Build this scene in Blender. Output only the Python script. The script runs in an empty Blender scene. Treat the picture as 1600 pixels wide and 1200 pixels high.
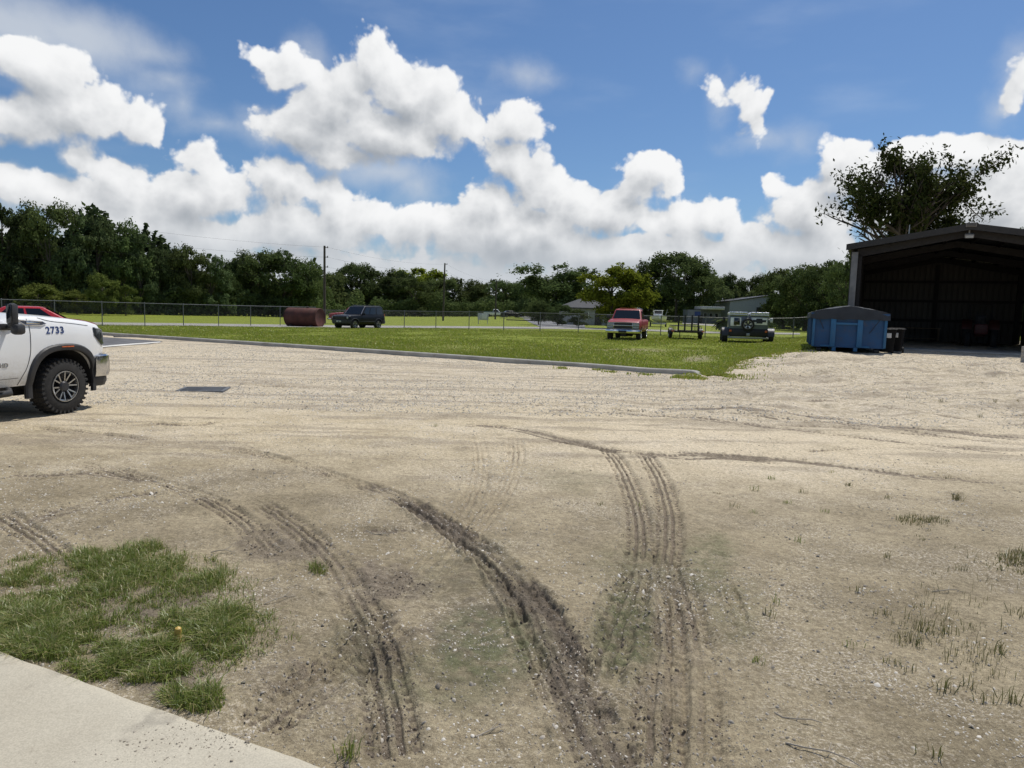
import bpy, bmesh, math, random
import numpy as np
from mathutils import Vector, Matrix
PI = math.pi
SC = bpy.context.scene
COL = SC.collection
rnd = random.Random(7)
RNG = np.random.default_rng(11)

# ------------------------------------------------------------------ camera
EYE = 1.75
FPX = 1109.0                     # focal length in photo pixels (1600 wide)
ROLL = math.radians(1.56)
PITCH = math.atan(111.2 / FPX * math.cos(ROLL))
_c, _s = math.cos(PITCH), math.sin(PITCH)
CF = Vector((0, _c, -_s)); _r0 = Vector((1, 0, 0)); _u0 = Vector((0, _s, _c))
CR = _r0 * math.cos(ROLL) + _u0 * math.sin(ROLL)
CU = _u0 * math.cos(ROLL) - _r0 * math.sin(ROLL)
cam_d = bpy.data.cameras.new('camera'); cam = bpy.data.objects.new('camera', cam_d); COL.objects.link(cam)
cam_d.sensor_fit = 'HORIZONTAL'; cam_d.sensor_width = 36; cam_d.lens = FPX / 1600 * 36
cam_d.clip_start = 0.05; cam_d.clip_end = 20000
M = Matrix.Identity(4)
for i in range(3):
    M[i][0] = CR[i]; M[i][1] = CU[i]; M[i][2] = -CF[i]
M[0][3], M[1][3], M[2][3] = 0, 0, EYE
cam.matrix_world = M
SC.camera = cam

# ------------------------------------------------------------------ terrain
def sstep(a, b, x):
    t = np.clip((x - a) / (b - a), 0, 1)
    return t * t * (3 - 2 * t)
SH_O = (15.4, 33.0); SH_D = (math.sin(math.radians(26.6)), math.cos(math.radians(26.6))); SH_R = (SH_D[1], -SH_D[0])
def hgt(x, y):
    x = np.asarray(x, float); y = np.asarray(y, float)
    h = 0.33 * sstep(17, 41, y) * sstep(-26, 6, x)
    s = (x - SH_O[0]) * SH_R[0] + (y - SH_O[1]) * SH_R[1]
    h = h + 0.36 * sstep(-5.5, -1, s) * sstep(13, 26, y) * (1 - sstep(60, 75, y))
    h = h + .5 * sstep(90, 170, y) * sstep(-40, 10, x)
    return h
def hz(x, y): return float(hgt(x, y))
def pdir(u, v): return CF * FPX + CR * (u - 800) - CU * (v - 600)
def gp(u, v):
    """ground point seen at photo pixel (u, v)"""
    d = pdir(u, v); h = 0.0
    for _ in range(14):
        t = (h - EYE) / d.z
        x, y = d.x * t, d.y * t
        h = 0.5 * h + 0.5 * hz(x, y)
    return Vector((x, y, hz(x, y)))
def hv(u): return 467 + 0.0272 * u + (488.8 - (467 + 0.0272 * 800))
def px(u, Y):
    """ground point in pixel column u at forward distance Y"""
    d = pdir(u, hv(u)); x = d.x / d.y * Y
    return Vector((x, Y, hz(x, Y)))
def zat(u, v, Y):
    """height seen at pixel (u, v) on something Y metres ahead"""
    d = pdir(u, v); return EYE + d.z / d.y * Y

# ------------------------------------------------------------------ object helpers
def tag(o, label=None, cat=None, group=None, kind=None):
    if label: o['label'] = label
    if cat: o['category'] = cat
    if group: o['group'] = group
    if kind: o['kind'] = kind
    return o
def link(o, parent=None):
    COL.objects.link(o)
    if parent is not None: o.parent = parent
    return o
def empty(name, loc, rz=0, label=None, cat=None, group=None):
    o = bpy.data.objects.new(name, None); o.empty_display_size = .3
    o.location = loc; o.rotation_euler = (0, 0, rz); link(o)
    return tag(o, label, cat, group)
def copy_tree(o, parent=None):
    c = o.copy(); COL.objects.link(c); c.parent = parent
    for ch in list(o.children): copy_tree(ch, c)
    return c
def np_mesh(name, V, F, mats=(), smooth=False, attrs=None, uvs=None):
    """V (n,3) float, F (m,k) int with constant k"""
    V = np.asarray(V, np.float32); F = np.asarray(F, np.int32)
    me = bpy.data.meshes.new(name)
    me.vertices.add(len(V)); me.vertices.foreach_set('co', V.ravel())
    k = F.shape[1]
    me.loops.add(F.size); me.loops.foreach_set('vertex_index', F.ravel())
    me.polygons.add(len(F)); me.polygons.foreach_set('loop_start', np.arange(len(F), dtype=np.int32) * k)
    if smooth: me.polygons.foreach_set('use_smooth', np.ones(len(F), bool))
    for an, (typ, data) in (attrs or {}).items():
        a = me.attributes.new(an, typ, 'POINT')
        a.data.foreach_set('color' if typ == 'FLOAT_COLOR' else 'value', np.asarray(data, np.float32).ravel())
    me.update(calc_edges=True); me.validate()
    for m in mats: me.materials.append(m)
    return me
def add(name, me, parent=None, **kw):
    o = bpy.data.objects.new(name, me); link(o, parent); return tag(o, **kw)

class MB:
    """collects shapes and links them as ONE mesh object"""
    def __init__(s): s.v = []; s.f = []
    def raw(s, vs, fs):
        b = len(s.v); s.v += [tuple(v) for v in vs]; s.f += [tuple(b + i for i in f) for f in fs]; return s
    def box(s, c, d, rot=None, bev=0.0):
        hx, hy, hz_ = d[0] / 2, d[1] / 2, d[2] / 2
        b = min(bev, hx * .9, hy * .9, hz_ * .9)
        if b <= 0:
            vs = [(x, y, z) for z in (-hz_, hz_) for x, y in ((-hx, -hy), (hx, -hy), (hx, hy), (-hx, hy))]
            fs = [(3, 2, 1, 0), (4, 5, 6, 7), (0, 1, 5, 4), (1, 2, 6, 5), (2, 3, 7, 6), (3, 0, 4, 7)]
        else:
            bm = bmesh.new(); bmesh.ops.create_cube(bm, size=1)
            for v in bm.verts: v.co = Vector((v.co.x * d[0], v.co.y * d[1], v.co.z * d[2]))
            bmesh.ops.bevel(bm, geom=list(bm.edges), offset=b, segments=2, affect='EDGES', profile=.5)
            vs = [v.co.copy() for v in bm.verts]; bm.verts.index_update()
            fs = [[v.index for v in f.verts] for f in bm.faces]; bm.free()
        R = rot if rot is not None else Matrix.Identity(3)
        c = Vector(c)
        return s.raw([R @ Vector(v) + c for v in vs], fs)
    def cyl(s, p0, p1, r0, r1=None, n=12, caps=True):
        p0, p1 = Vector(p0), Vector(p1); r1 = r0 if r1 is None else r1
        d = (p1 - p0).normalized()
        a = d.orthogonal().normalized(); b = d.cross(a)
        vs = []
        for p, r in ((p0, r0), (p1, r1)):
            for k in range(n):
                t = 2 * PI * k / n; vs.append(p + (a * math.cos(t) + b * math.sin(t)) * r)
        fs = [(k, (k + 1) % n, n + (k + 1) % n, n + k) for k in range(n)]
        if caps: fs += [tuple(range(n - 1, -1, -1)), tuple(range(n, 2 * n))]
        return s.raw(vs, fs)
    def tube(s, pts, r, n=8, r1=None):
        pts = [Vector(p) for p in pts]; m = len(pts); vs = []; fs = []; prev = None
        for i, p in enumerate(pts):
            d = (pts[min(i + 1, m - 1)] - pts[max(i - 1, 0)]).normalized()
            a = d.orthogonal().normalized() if prev is None else (prev - d * prev.dot(d)).normalized()
            prev = a; b = d.cross(a)
            rr = r if r1 is None else r + (r1 - r) * i / (m - 1)
            for k in range(n):
                t = 2 * PI * k / n; vs.append(p + (a * math.cos(t) + b * math.sin(t)) * rr)
        for i in range(m - 1):
            for k in range(n):
                fs.append((i * n + k, i * n + (k + 1) % n, (i + 1) * n + (k + 1) % n, (i + 1) * n + k))
        fs += [tuple(range(n - 1, -1, -1)), tuple(range((m - 1) * n, m * n))]
        return s.raw(vs, fs)
    def loft(s, rings, closed=True, caps=True):
        k = len(rings[0]); vs = [p for r in rings for p in r]; fs = []
        for i in range(len(rings) - 1):
            for j in range(k if closed else k - 1):
                j2 = (j + 1) % k
                fs.append((i * k + j, i * k + j2, (i + 1) * k + j2, (i + 1) * k + j))
        if caps and closed:
            fs += [tuple(range(k - 1, -1, -1)), tuple(range((len(rings) - 1) * k, len(rings) * k))]
        return s.raw(vs, fs)
    def lathe(s, prof, axis_p, axis_d, n=24, close=False):
        """prof: list of (r, t) with t along the axis"""
        axis_p = Vector(axis_p); d = Vector(axis_d).normalized(); a = d.orthogonal().normalized(); b = d.cross(a)
        rings = []
        for k in range(n):
            t = 2 * PI * k / n; e = a * math.cos(t) + b * math.sin(t)
            rings.append([axis_p + e * r + d * h for r, h in prof])
        m = len(prof); vs = [p for r in rings for p in r]; fs = []
        for k in range(n):
            k2 = (k + 1) % n
            for j in range(m if close else m - 1):
                j2 = (j + 1) % m
                fs.append((k * m + j, k2 * m + j, k2 * m + j2, k * m + j2))
        return s.raw(vs, fs)
    def prism(s, poly, e):
        """planar polygon (list of 3-D points) extruded by vector e"""
        n = len(poly); e = Vector(e); P = [Vector(p) for p in poly]
        return s.raw(P + [p + e for p in P],
                     [tuple(range(n - 1, -1, -1)), tuple(range(n, 2 * n))] + [(i, (i + 1) % n, n + (i + 1) % n, n + i) for i in range(n)])
    def quadpatch(s, a, b, c, d, nu=1, nv=1, off=0.0, bulge=0.0):
        """bilinear patch a-b (bottom) d-c (top), pushed along its normal"""
        a, b, c, d = map(Vector, (a, b, c, d)); nrm = (b - a).cross(d - a).normalized(); vs = []; fs = []
        for j in range(nv + 1):
            for i in range(nu + 1):
                u, v = i / nu, j / nv
                p = (a * (1 - u) + b * u) * (1 - v) + (d * (1 - u) + c * u) * v
                vs.append(p + nrm * (off + bulge * 4 * u * (1 - u) * 4 * v * (1 - v)))
        for j in range(nv):
            for i in range(nu):
                k = j * (nu + 1) + i; fs.append((k, k + 1, k + nu + 2, k + nu + 1))
        return s.raw(vs, fs)
    def build(s, name, mat, parent=None, smooth=40, **kw):
        me = bpy.data.meshes.new(name); me.from_pydata([tuple(v) for v in s.v], [], s.f); me.update()
        bm = bmesh.new(); bm.from_mesh(me)
        bmesh.ops.recalc_face_normals(bm, faces=bm.faces); bm.to_mesh(me); bm.free()
        if mat is not None: me.materials.append(mat)
        if smooth:
            me.polygons.foreach_set('use_smooth', [True] * len(me.polygons)); me.set_sharp_from_angle(angle=math.radians(smooth))
        return add(name, me, parent, **kw)

# ------------------------------------------------------------------ materials
def new_mat(name):
    m = bpy.data.materials.new(name); m.use_nodes = True; nt = m.node_tree
    return m, nt, nt.nodes['Principled BSDF']
def nd(nt, typ, ins=None, **props):
    n = nt.nodes.new(typ)
    for k, v in props.items(): setattr(n, k, v)
    for k, v in (ins or {}).items():
        if isinstance(v, bpy.types.NodeSocket): nt.links.new(v, n.inputs[k])
        else: n.inputs[k].default_value = v
    return n
def mth(nt, op, a, b=None, c=None, clamp=False):
    n = nt.nodes.new('ShaderNodeMath'); n.operation = op; n.use_clamp = clamp
    for i, v in enumerate((a, b, c)):
        if v is None: continue
        if isinstance(v, bpy.types.NodeSocket): nt.links.new(v, n.inputs[i])
        else: n.inputs[i].default_value = v
    return n.outputs[0]
def mixc(nt, f, a, b, mode='MIX'):
    n = nt.nodes.new('ShaderNodeMix'); n.data_type = 'RGBA'; n.blend_type = mode
    for idx, v in ((0, f), (6, a), (7, b)):
        if isinstance(v, bpy.types.NodeSocket): nt.links.new(v, n.inputs[idx])
        else: n.inputs[idx].default_value = (tuple(v) + (1,))[:4] if idx > 0 else v
    return n.outputs[2]
def maprange(nt, v, a, b, c=0.0, d=1.0, smooth=True):
    n = nt.nodes.new('ShaderNodeMapRange'); n.interpolation_type = 'SMOOTHSTEP' if smooth else 'LINEAR'
    nt.links.new(v, n.inputs[0])
    for i, x in enumerate((a, b, c, d)): n.inputs[i + 1].default_value = x
    return n.outputs[0]
def noise(nt, vec, scale, detail=4, rough=.55):
    return nd(nt, 'ShaderNodeTexNoise', {'Vector': vec, 'Scale': scale, 'Detail': detail, 'Roughness': rough}).outputs[0]
def objco(nt): return nd(nt, 'ShaderNodeTexCoord').outputs['Object']
def simple(name, col, rough=.5, metal=0.0, var=.18, scale=3.0, bump=0.0, bscale=40., coat=0.0, dirt=None, spec=.5):
    m, nt, b = new_mat(name); co = objco(nt)
    n1 = noise(nt, co, scale, 6, .6)
    c = tuple(col[:3])
    lo = tuple(x * (1 - var) for x in c); hi = tuple(min(1, x * (1 + var)) for x in c)
    cc = mixc(nt, maprange(nt, n1, .3, .7), lo, hi)
    if dirt:
        n2 = noise(nt, co, scale * 2.3, 8, .7)
        cc = mixc(nt, maprange(nt, n2, .52, .75, 0, dirt[3]), cc, dirt[:3])
    nt.links.new(cc, b.inputs['Base Color'])
    b.inputs['Metallic'].default_value = metal
    nt.links.new(maprange(nt, noise(nt, co, scale * 4, 4), .3, .7, max(.02, rough - .08), min(1, rough + .08)), b.inputs['Roughness'])
    b.inputs['Coat Weight'].default_value = coat; b.inputs['Coat Roughness'].default_value = .04
    b.inputs['Specular IOR Level'].default_value = spec
    if bump:
        bp = nd(nt, 'ShaderNodeBump', {'Strength': bump, 'Distance': .01, 'Height': noise(nt, co, bscale, 6, .6)})
        nt.links.new(bp.outputs[0], b.inputs['Normal'])
    return m
def emis(name, col, s):
    m, nt, b = new_mat(name); b.inputs['Emission Color'].default_value = tuple(col) + (1,); b.inputs['Emission Strength'].default_value = s; return m
def glass_mat(name, col=(.012, .015, .018), rough=.04):
    m, nt, b = new_mat(name); b.inputs['Base Color'].default_value = tuple(col) + (1,)
    b.inputs['Roughness'].default_value = rough; b.inputs['IOR'].default_value = 1.5; b.inputs['Specular IOR Level'].default_value = .6
    return m

# ------------------------------------------------------------------ numpy noise
def _hash(ix, iy, seed):
    with np.errstate(over='ignore'):
        h = (ix.astype(np.uint32) * np.uint32(374761393) + iy.astype(np.uint32) * np.uint32(668265263) + np.uint32(seed * 1274126177 & 0xffffffff))
        h = (h ^ (h >> np.uint32(13))) * np.uint32(1274126177)
        h = h ^ (h >> np.uint32(16))
    return (h & np.uint32(0xffff)).astype(np.float32) / 65535.0
def vnoise(x, y, seed=0):
    ix = np.floor(x).astype(np.int64); iy = np.floor(y).astype(np.int64)
    fx = (x - ix).astype(np.float32); fy = (y - iy).astype(np.float32)
    fx = fx * fx * (3 - 2 * fx); fy = fy * fy * (3 - 2 * fy)
    a = _hash(ix, iy, seed); b = _hash(ix + 1, iy, seed); c = _hash(ix, iy + 1, seed); d = _hash(ix + 1, iy + 1, seed)
    return (a + (b - a) * fx) * (1 - fy) + (c + (d - c) * fx) * fy - .5
def fbm(x, y, scale, oct=4, gain=.5, seed=0):
    t = 0; amp = 1.0; f = 1.0 / scale
    for o in range(oct):
        t = t + amp * vnoise(x * f + 17.3 * o, y * f - 9.1 * o, seed + o); amp *= gain; f *= 2.03
    return t
def catmull(pts, n=10):
    P = [np.array(p, float) for p in pts]; P = [2 * P[0] - P[1]] + P + [2 * P[-1] - P[-2]]; out = []
    for i in range(1, len(P) - 2):
        p0, p1, p2, p3 = P[i - 1], P[i], P[i + 1], P[i + 2]
        for k in range(n):
            t = k / n
            out.append(.5 * ((2 * p1) + (-p0 + p2) * t + (2 * p0 - 5 * p1 + 4 * p2 - p3) * t * t + (-p0 + 3 * p1 - 3 * p2 + p3) * t ** 3))
    out.append(P[-2]); return np.array(out)
# ------------------------------------------------------------------ sky, clouds and sun
SUN_EL, SUN_AZ = math.radians(62), math.radians(40)      # azimuth clockwise from +Y
sdir = Vector((math.sin(SUN_AZ) * math.cos(SUN_EL), math.cos(SUN_AZ) * math.cos(SUN_EL), math.sin(SUN_EL)))
sd = bpy.data.lights.new('sun', 'SUN'); sd.energy = 4.0; sd.angle = math.radians(.53); sd.color = (1.0, .955, .88)
so = bpy.data.objects.new('sun', sd); link(so); so.rotation_mode = 'QUATERNION'
so.rotation_quaternion = (-sdir).to_track_quat('-Z', 'Y')
SKY_STRENGTH = 0.078
wd = bpy.data.worlds.new('World'); SC.world = wd; wd.use_nodes = True
wt = wd.node_tree; wt.nodes.clear()
def azel(u, v):
    d = pdir(u, v).normalized(); return math.atan2(d.x, d.y), math.asin(d.z)
# cloud masses: centre and radii in photo pixels, turned into azimuth / elevation
CUM = [  # big central cumulus
 (586,96,46,48),(560,120,45,40),(640,150,75,58),(700,190,60,48),(735,200,32,26),(530,160,75,50),(455,112,44,34),(405,85,26,16),(490,205,85,42),(600,215,110,46),(535,245,75,24),
 # left cumulus
 (60,110,95,50),(130,165,100,48),(205,185,60,40),(40,185,80,46),
 # bank along the horizon
 (2,228,14,18),(20,290,70,40),(122,250,34,36),(110,300,85,45),(190,285,60,40),(312,252,42,38),(300,305,90,45),(230,350,150,45),
 (405,272,24,22),(440,290,60,38),(495,300,36,28),(525,330,60,38),(480,360,130,45),(587,345,42,32),(645,355,60,34),(690,350,36,30),
 (806,196,52,40),(797,240,48,44),(830,275,52,48),(862,312,55,42),(905,330,60,40),(770,320,55,40),(720,360,60,36),(800,370,150,50),
 (1010,264,50,32),(1000,295,52,36),(955,335,75,42),(1060,355,60,36),(1120,345,48,34),(1160,380,60,40),(1000,400,250,36),
 (1215,295,24,22),(1310,245,42,28),(1335,285,85,45),(1275,335,80,50),(1250,390,110,45),(1405,255,70,32),(1505,240,90,34),(1590,285,55,50),(1490,330,190,70),
 (1166,136,26,30),(1178,165,26,34),(1186,196,20,26),(1120,130,15,26),(1598,110,22,34),(1585,145,18,26)]
WISP = [(30,40,130,60),(120,55,130,50),(230,75,55,25),(262,118,40,16),(288,160,14,24),(420,205,45,26),(600,275,80,22),(650,295,40,30),(1128,150,14,28),(1200,222,45,14),(1245,222,16,16),(1085,104,7,8),(1598,95,30,45),(1568,165,18,18),(345,200,40,10),(480,90,25,30),(820,120,40,18)]
grp = bpy.data.node_groups.new('cloud_depth', 'ShaderNodeTree')
grp.interface.new_socket('p', in_out='INPUT', socket_type='NodeSocketVector')
grp.interface.new_socket('d', in_out='OUTPUT', socket_type='NodeSocketFloat')
grp.interface.new_socket('relief', in_out='OUTPUT', socket_type='NodeSocketFloat')
grp.interface.new_socket('wisp', in_out='OUTPUT', socket_type='NodeSocketFloat')
gi = grp.nodes.new('NodeGroupInput'); go = grp.nodes.new('NodeGroupOutput')
def vmath(nt, op, a, b=None, c=None):
    n = nt.nodes.new('ShaderNodeVectorMath'); n.operation = op
    for i, v in enumerate((a, b, c)):
        if v is None: continue
        if isinstance(v, bpy.types.NodeSocket): nt.links.new(v, n.inputs[i])
        else: n.inputs[i].default_value = v
    return n
def wnoise(vec, sc, det, rough=.55):
    n = grp.nodes.new('ShaderNodeTexNoise'); n.inputs['Scale'].default_value = sc; n.inputs['Detail'].default_value = det; n.inputs['Roughness'].default_value = rough
    grp.links.new(vec, n.inputs['Vector']); return n
P0 = gi.outputs[0]
w1 = vmath(grp, 'MULTIPLY_ADD', wnoise(P0, 7, 2).outputs['Color'], (.04, .04, 0), (-.02, -.02, 0)).outputs[0]
P1 = vmath(grp, 'ADD', P0, w1).outputs[0]
def blobs(lst, pv, k):
    acc = None
    for (u, v, ru, rv) in lst:
        a, e = azel(u, v); a2, _ = azel(u + ru, v); _, e2 = azel(u, v - rv)
        ra, re = max(abs(a2 - a), .004), max(abs(e2 - e), .004); rm = math.sqrt(ra * re)
        q = vmath(grp, 'MULTIPLY_ADD', pv, (1 / ra, 1 / re, 0), (-a / ra, -e / re, 0)).outputs[0]
        ln = vmath(grp, 'LENGTH', q).outputs[1]
        d = mth(grp, 'MULTIPLY_ADD', ln, -rm, rm)
        acc = d if acc is None else mth(grp, 'SMOOTH_MAX', acc, d, k)
    return acc
dB = blobs(CUM, P1, .012)
sep = grp.nodes.new('ShaderNodeSeparateXYZ'); grp.links.new(P1, sep.inputs[0])
low = mth(grp, 'MULTIPLY_ADD', sep.outputs[1], -.7, .064)
dB = mth(grp, 'SMOOTH_MAX', dB, low, .03)
vor = grp.nodes.new('ShaderNodeTexVoronoi'); vor.voronoi_dimensions = '2D'; vor.feature = 'SMOOTH_F1'
vor.inputs['Scale'].default_value = 26; vor.inputs['Detail'].default_value = 3; vor.inputs['Roughness'].default_value = .5; vor.inputs['Smoothness'].default_value = .25; vor.normalize = True
grp.links.new(P1, vor.inputs['Vector'])
b1 = mth(grp, 'MULTIPLY_ADD', vor.outputs[0], -.050, .019)
n2 = wnoise(P1, 34, 4, .55).outputs[0]
b2 = mth(grp, 'MULTIPLY_ADD', n2, .024, -.012)
n3 = wnoise(P1, 9, 3, .55).outputs[0]
b3 = mth(grp, 'MULTIPLY_ADD', n3, .034, -.0180)
dd = mth(grp, 'ADD', mth(grp, 'ADD', dB, b1), mth(grp, 'ADD', b2, b3))
grp.links.new(dd, go.inputs[0])
wsp = mth(grp, 'ADD', blobs(WISP, P1, .015), mth(grp, 'ADD', mth(grp, 'MULTIPLY', b2, 1.3), b3))
grp.links.new(wsp, go.inputs[2])
grp.links.new(mth(grp, 'MULTIPLY_ADD', b1, 1.9, mth(grp, 'MULTIPLY_ADD', b3, .8, mth(grp, 'MULTIPLY_ADD', b2, .45, mth(grp, 'MULTIPLY', dB, 1.5)))), go.inputs[1])

tc = wt.nodes.new('ShaderNodeTexCoord')
nrm = vmath(wt, 'NORMALIZE', tc.outputs['Generated']).outputs[0]
sx = wt.nodes.new('ShaderNodeSeparateXYZ'); wt.links.new(nrm, sx.inputs[0])
az = mth(wt, 'ARCTAN2', sx.outputs[0], sx.outputs[1]); el = mth(wt, 'ARCSINE', sx.outputs[2])
cb = wt.nodes.new('ShaderNodeCombineXYZ'); wt.links.new(az, cb.inputs[0]); wt.links.new(el, cb.inputs[1])
g1 = wt.nodes.new('ShaderNodeGroup'); g1.node_tree = grp; wt.links.new(cb.outputs[0], g1.inputs[0])
g2 = wt.nodes.new('ShaderNodeGroup'); g2.node_tree = grp
wt.links.new(vmath(wt, 'ADD', cb.outputs[0], (.012, .026, 0)).outputs[0], g2.inputs[0])
d1 = g1.outputs[0]
rel = mth(wt, 'SUBTRACT', g1.outputs[1], g2.outputs[1])
wid = maprange(wt, rel, -.03, .02, .026, .009)
mask = maprange(wt, mth(wt, 'DIVIDE', mth(wt, 'ADD', d1, .002), wid), 0.0, 1.0)
thick = maprange(wt, d1, -.005, .075)
rel = mth(wt, 'MULTIPLY', rel, maprange(wt, el, .04, .14, .5, 1.0))
lit = mth(wt, 'MULTIPLY_ADD', rel, 9.0, .52)
lit = mth(wt, 'SUBTRACT', lit, mth(wt, 'MULTIPLY', thick, maprange(wt, el, .05, .13, .44, .52)))
lit2 = maprange(wt, lit, -.25, .95)
ccol = mixc(wt, lit2, (.36, .39, .43), (.93, .935, .94))
ccol = mixc(wt, maprange(wt, el, .03, .13, .62, 0), ccol, (.50, .55, .605))
sky = wt.nodes.new('ShaderNodeTexSky'); sky.sky_type = 'NISHITA'; sky.sun_disc = False
sky.sun_elevation = SUN_EL; sky.sun_rotation = SUN_AZ; sky.altitude = 20; sky.air_density = 1.0; sky.dust_density = .6; sky.ozone_density = 2.2
skyc = vmath(wt, 'MULTIPLY', sky.outputs[0], (SKY_STRENGTH * .72, SKY_STRENGTH * .92, SKY_STRENGTH * 1.14)).outputs[0]
wmask = mth(wt, 'MULTIPLY', maprange(wt, g1.outputs[2], -.025, .045), .74)
c1 = mixc(wt, wmask, skyc, (.64, .68, .73))
cir = wt.nodes.new('ShaderNodeTexNoise'); cir.inputs['Scale'].default_value = 3.0; cir.inputs['Detail'].default_value = 6
cmp_ = wt.nodes.new('ShaderNodeMapping'); cmp_.inputs['Scale'].default_value = (1, 3.2, 1); cmp_.inputs['Rotation'].default_value = (0, 0, .35)
wt.links.new(cb.outputs[0], cmp_.inputs[0]); wt.links.new(cmp_.outputs[0], cir.inputs['Vector'])
c1 = mixc(wt, maprange(wt, cir.outputs[0], .50, .78, 0, .22), c1, (.75, .82, .90))
c2 = mixc(wt, mask, c1, ccol)
bg = wt.nodes.new('ShaderNodeBackground'); wt.links.new(c2, bg.inputs[0]); bg.inputs[1].default_value = 1.0
# the rest of the sky dome: simpler broken cloud
on = wt.nodes.new('ShaderNodeTexNoise'); on.inputs['Scale'].default_value = 4.0; on.inputs['Detail'].default_value = 5; wt.links.new(nrm, on.inputs['Vector'])
oc = mixc(wt, maprange(wt, on.outputs[0], .50, .60, 0, .9), skyc, (.80, .83, .87))
bg2 = wt.nodes.new('ShaderNodeBackground'); wt.links.new(oc, bg2.inputs[0])
reg = mth(wt, 'MULTIPLY', maprange(wt, mth(wt, 'ABSOLUTE', az), .80, 1.0, 1, 0), mth(wt, 'MULTIPLY', maprange(wt, el, .52, .62, 1, 0), maprange(wt, el, -.05, -.03)))
mx = wt.nodes.new('ShaderNodeMixShader'); wt.links.new(reg, mx.inputs[0]); wt.links.new(bg2.outputs[0], mx.inputs[1]); wt.links.new(bg.outputs[0], mx.inputs[2])
wo = wt.nodes.new('ShaderNodeOutputWorld'); wt.links.new(mx.outputs[0], wo.inputs[0])
SC.view_settings.view_transform = 'Standard'; SC.view_settings.look = 'None'
SC.view_settings.exposure = 0; SC.view_settings.gamma = 1; SC.view_settings.use_curve_mapping = False
SC.cycles.max_bounces = 6; SC.cycles.diffuse_bounces = 3; SC.cycles.glossy_bounces = 3; SC.cycles.transparent_max_bounces = 8
SC.cycles.use_denoising = True
# ------------------------------------------------------------------ ground sheet
# lawn edge (photo pixels, front edge of the grass) -> polar profile r(az)
KERB_PX = [(-60, 513), (60, 516), (165, 524), (250, 529.5), (400, 539.5), (600, 553), (800, 567), (950, 577.5), (1060, 585), (1098, 589.5)]
KERB = [gp(u, v) for u, v in KERB_PX]
LAWN_PX = [(-60, 512), (60, 515), (165, 523), (400, 538.5), (600, 552), (800, 566), (950, 576.5), (1060, 584), (1105, 590), (1128, 588), (1140, 572), (1170, 560), (1215, 553), (1262, 546), (1290, 541), (1318, 536)]
_lp = [gp(u, v) for u, v in LAWN_PX]
_la = np.array([math.atan2(p.x, p.y) for p in _lp]); _lr = np.array([math.hypot(p.x, p.y) for p in _lp])
_o = np.argsort(_la); _la = _la[_o]; _lr = _lr[_o]
def lawn_r(a): return np.interp(a, np.concatenate([[-.95], _la, [_la[-1] + .005, .9]]), np.concatenate([[_lr[0] * 1.05], _lr, [70, 70]]))

nA, rD = 1300, 950
az_in = np.linspace(math.radians(-56), math.radians(56), nA)
az_out = np.linspace(math.radians(56), math.radians(304), 62)[1:-1]
AZ = np.concatenate([az_in, az_out]); NA = len(AZ)
RR = np.concatenate([np.geomspace(.7, 40, rD), np.geomspace(40, 6000, 70)[1:]]); NR = len(RR)
A2, R2 = np.meshgrid(AZ, RR)             # (NR, NA)
GX = (np.sin(A2) * R2).ravel(); GY = (np.cos(A2) * R2).ravel()
N = len(GX); GR = R2.ravel(); GA = A2.ravel()
Z = hgt(GX, GY)
near = (GR < 45) & (np.abs(GA) < 1.0); ni = np.nonzero(near)[0]
x, y = GX[ni].astype(np.float32), GY[ni].astype(np.float32); r = GR[ni]
fade = 1 - sstep(25, 44, r)
und = fbm(x, y, 2.6, 3, .5, 3); rough = fbm(x, y, .45, 4, .55, 9); fine = fbm(x, y, .07, 3, .6, 21)
zz = (.035 * und + .012 * rough + .011 * fine * (1 - sstep(8, 18, r))) * fade
# gravel yard in front of the shed is heaped up
s_ = (x - SH_O[0]) * SH_R[0] + (y - SH_O[1]) * SH_R[1]
heap = sstep(-6, 0, s_) * sstep(10, 15, y) * (1 - sstep(26, 30, y))
zz += heap * (.20 * fbm(x, y, 1.6, 4, .6, 33) + .02)
# masks: mud, algae, pale sand, gravel
mud = np.zeros(len(x), np.float32); algae = mud.copy(); pale = mud.copy(); trk = mud.copy(); damp = mud.copy()
wv = fbm(x, y, .9, 4, .55, 50); wl = fbm(x, y, 3.0, 3, .5, 61)

def gl(pts, n=8): 
    return catmull([tuple(gp(u, v)[:2]) for u, v in pts], n)
def dist_to(path):
    """nearest lateral (signed) distance and arc length to a polyline, for near vertices in its box"""
    mrg = .8
    bx = np.nonzero((x > path[:, 0].min() - mrg) & (x < path[:, 0].max() + mrg) & (y > path[:, 1].min() - mrg) & (y < path[:, 1].max() + mrg))[0]
    px_, py_ = x[bx], y[bx]
    best = np.full(len(bx), 1e9, np.float32); sgn = np.zeros(len(bx), np.float32); al = np.zeros(len(bx), np.float32); tt = np.zeros(len(bx), np.float32)
    L = 0.0; seg = np.hypot(*(np.diff(path, axis=0).T)); tot = seg.sum()
    for i in range(len(path) - 1):
        a = path[i]; d = path[i + 1] - a; ln = seg[i]
        if ln < 1e-6: continue
        ux, uy = d / ln
        qx, qy = px_ - a[0], py_ - a[1]
        t = np.clip(qx * ux + qy * uy, 0, ln); cr = qx * uy - qy * ux
        dd_ = np.hypot(qx - ux * t, qy - uy * t)
        m = dd_ < best
        best[m] = dd_[m]; sgn[m] = np.sign(cr[m]); al[m] = L + t[m]
        L += ln
    return bx, best * sgn, al, al / max(tot, 1e-6)
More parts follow.
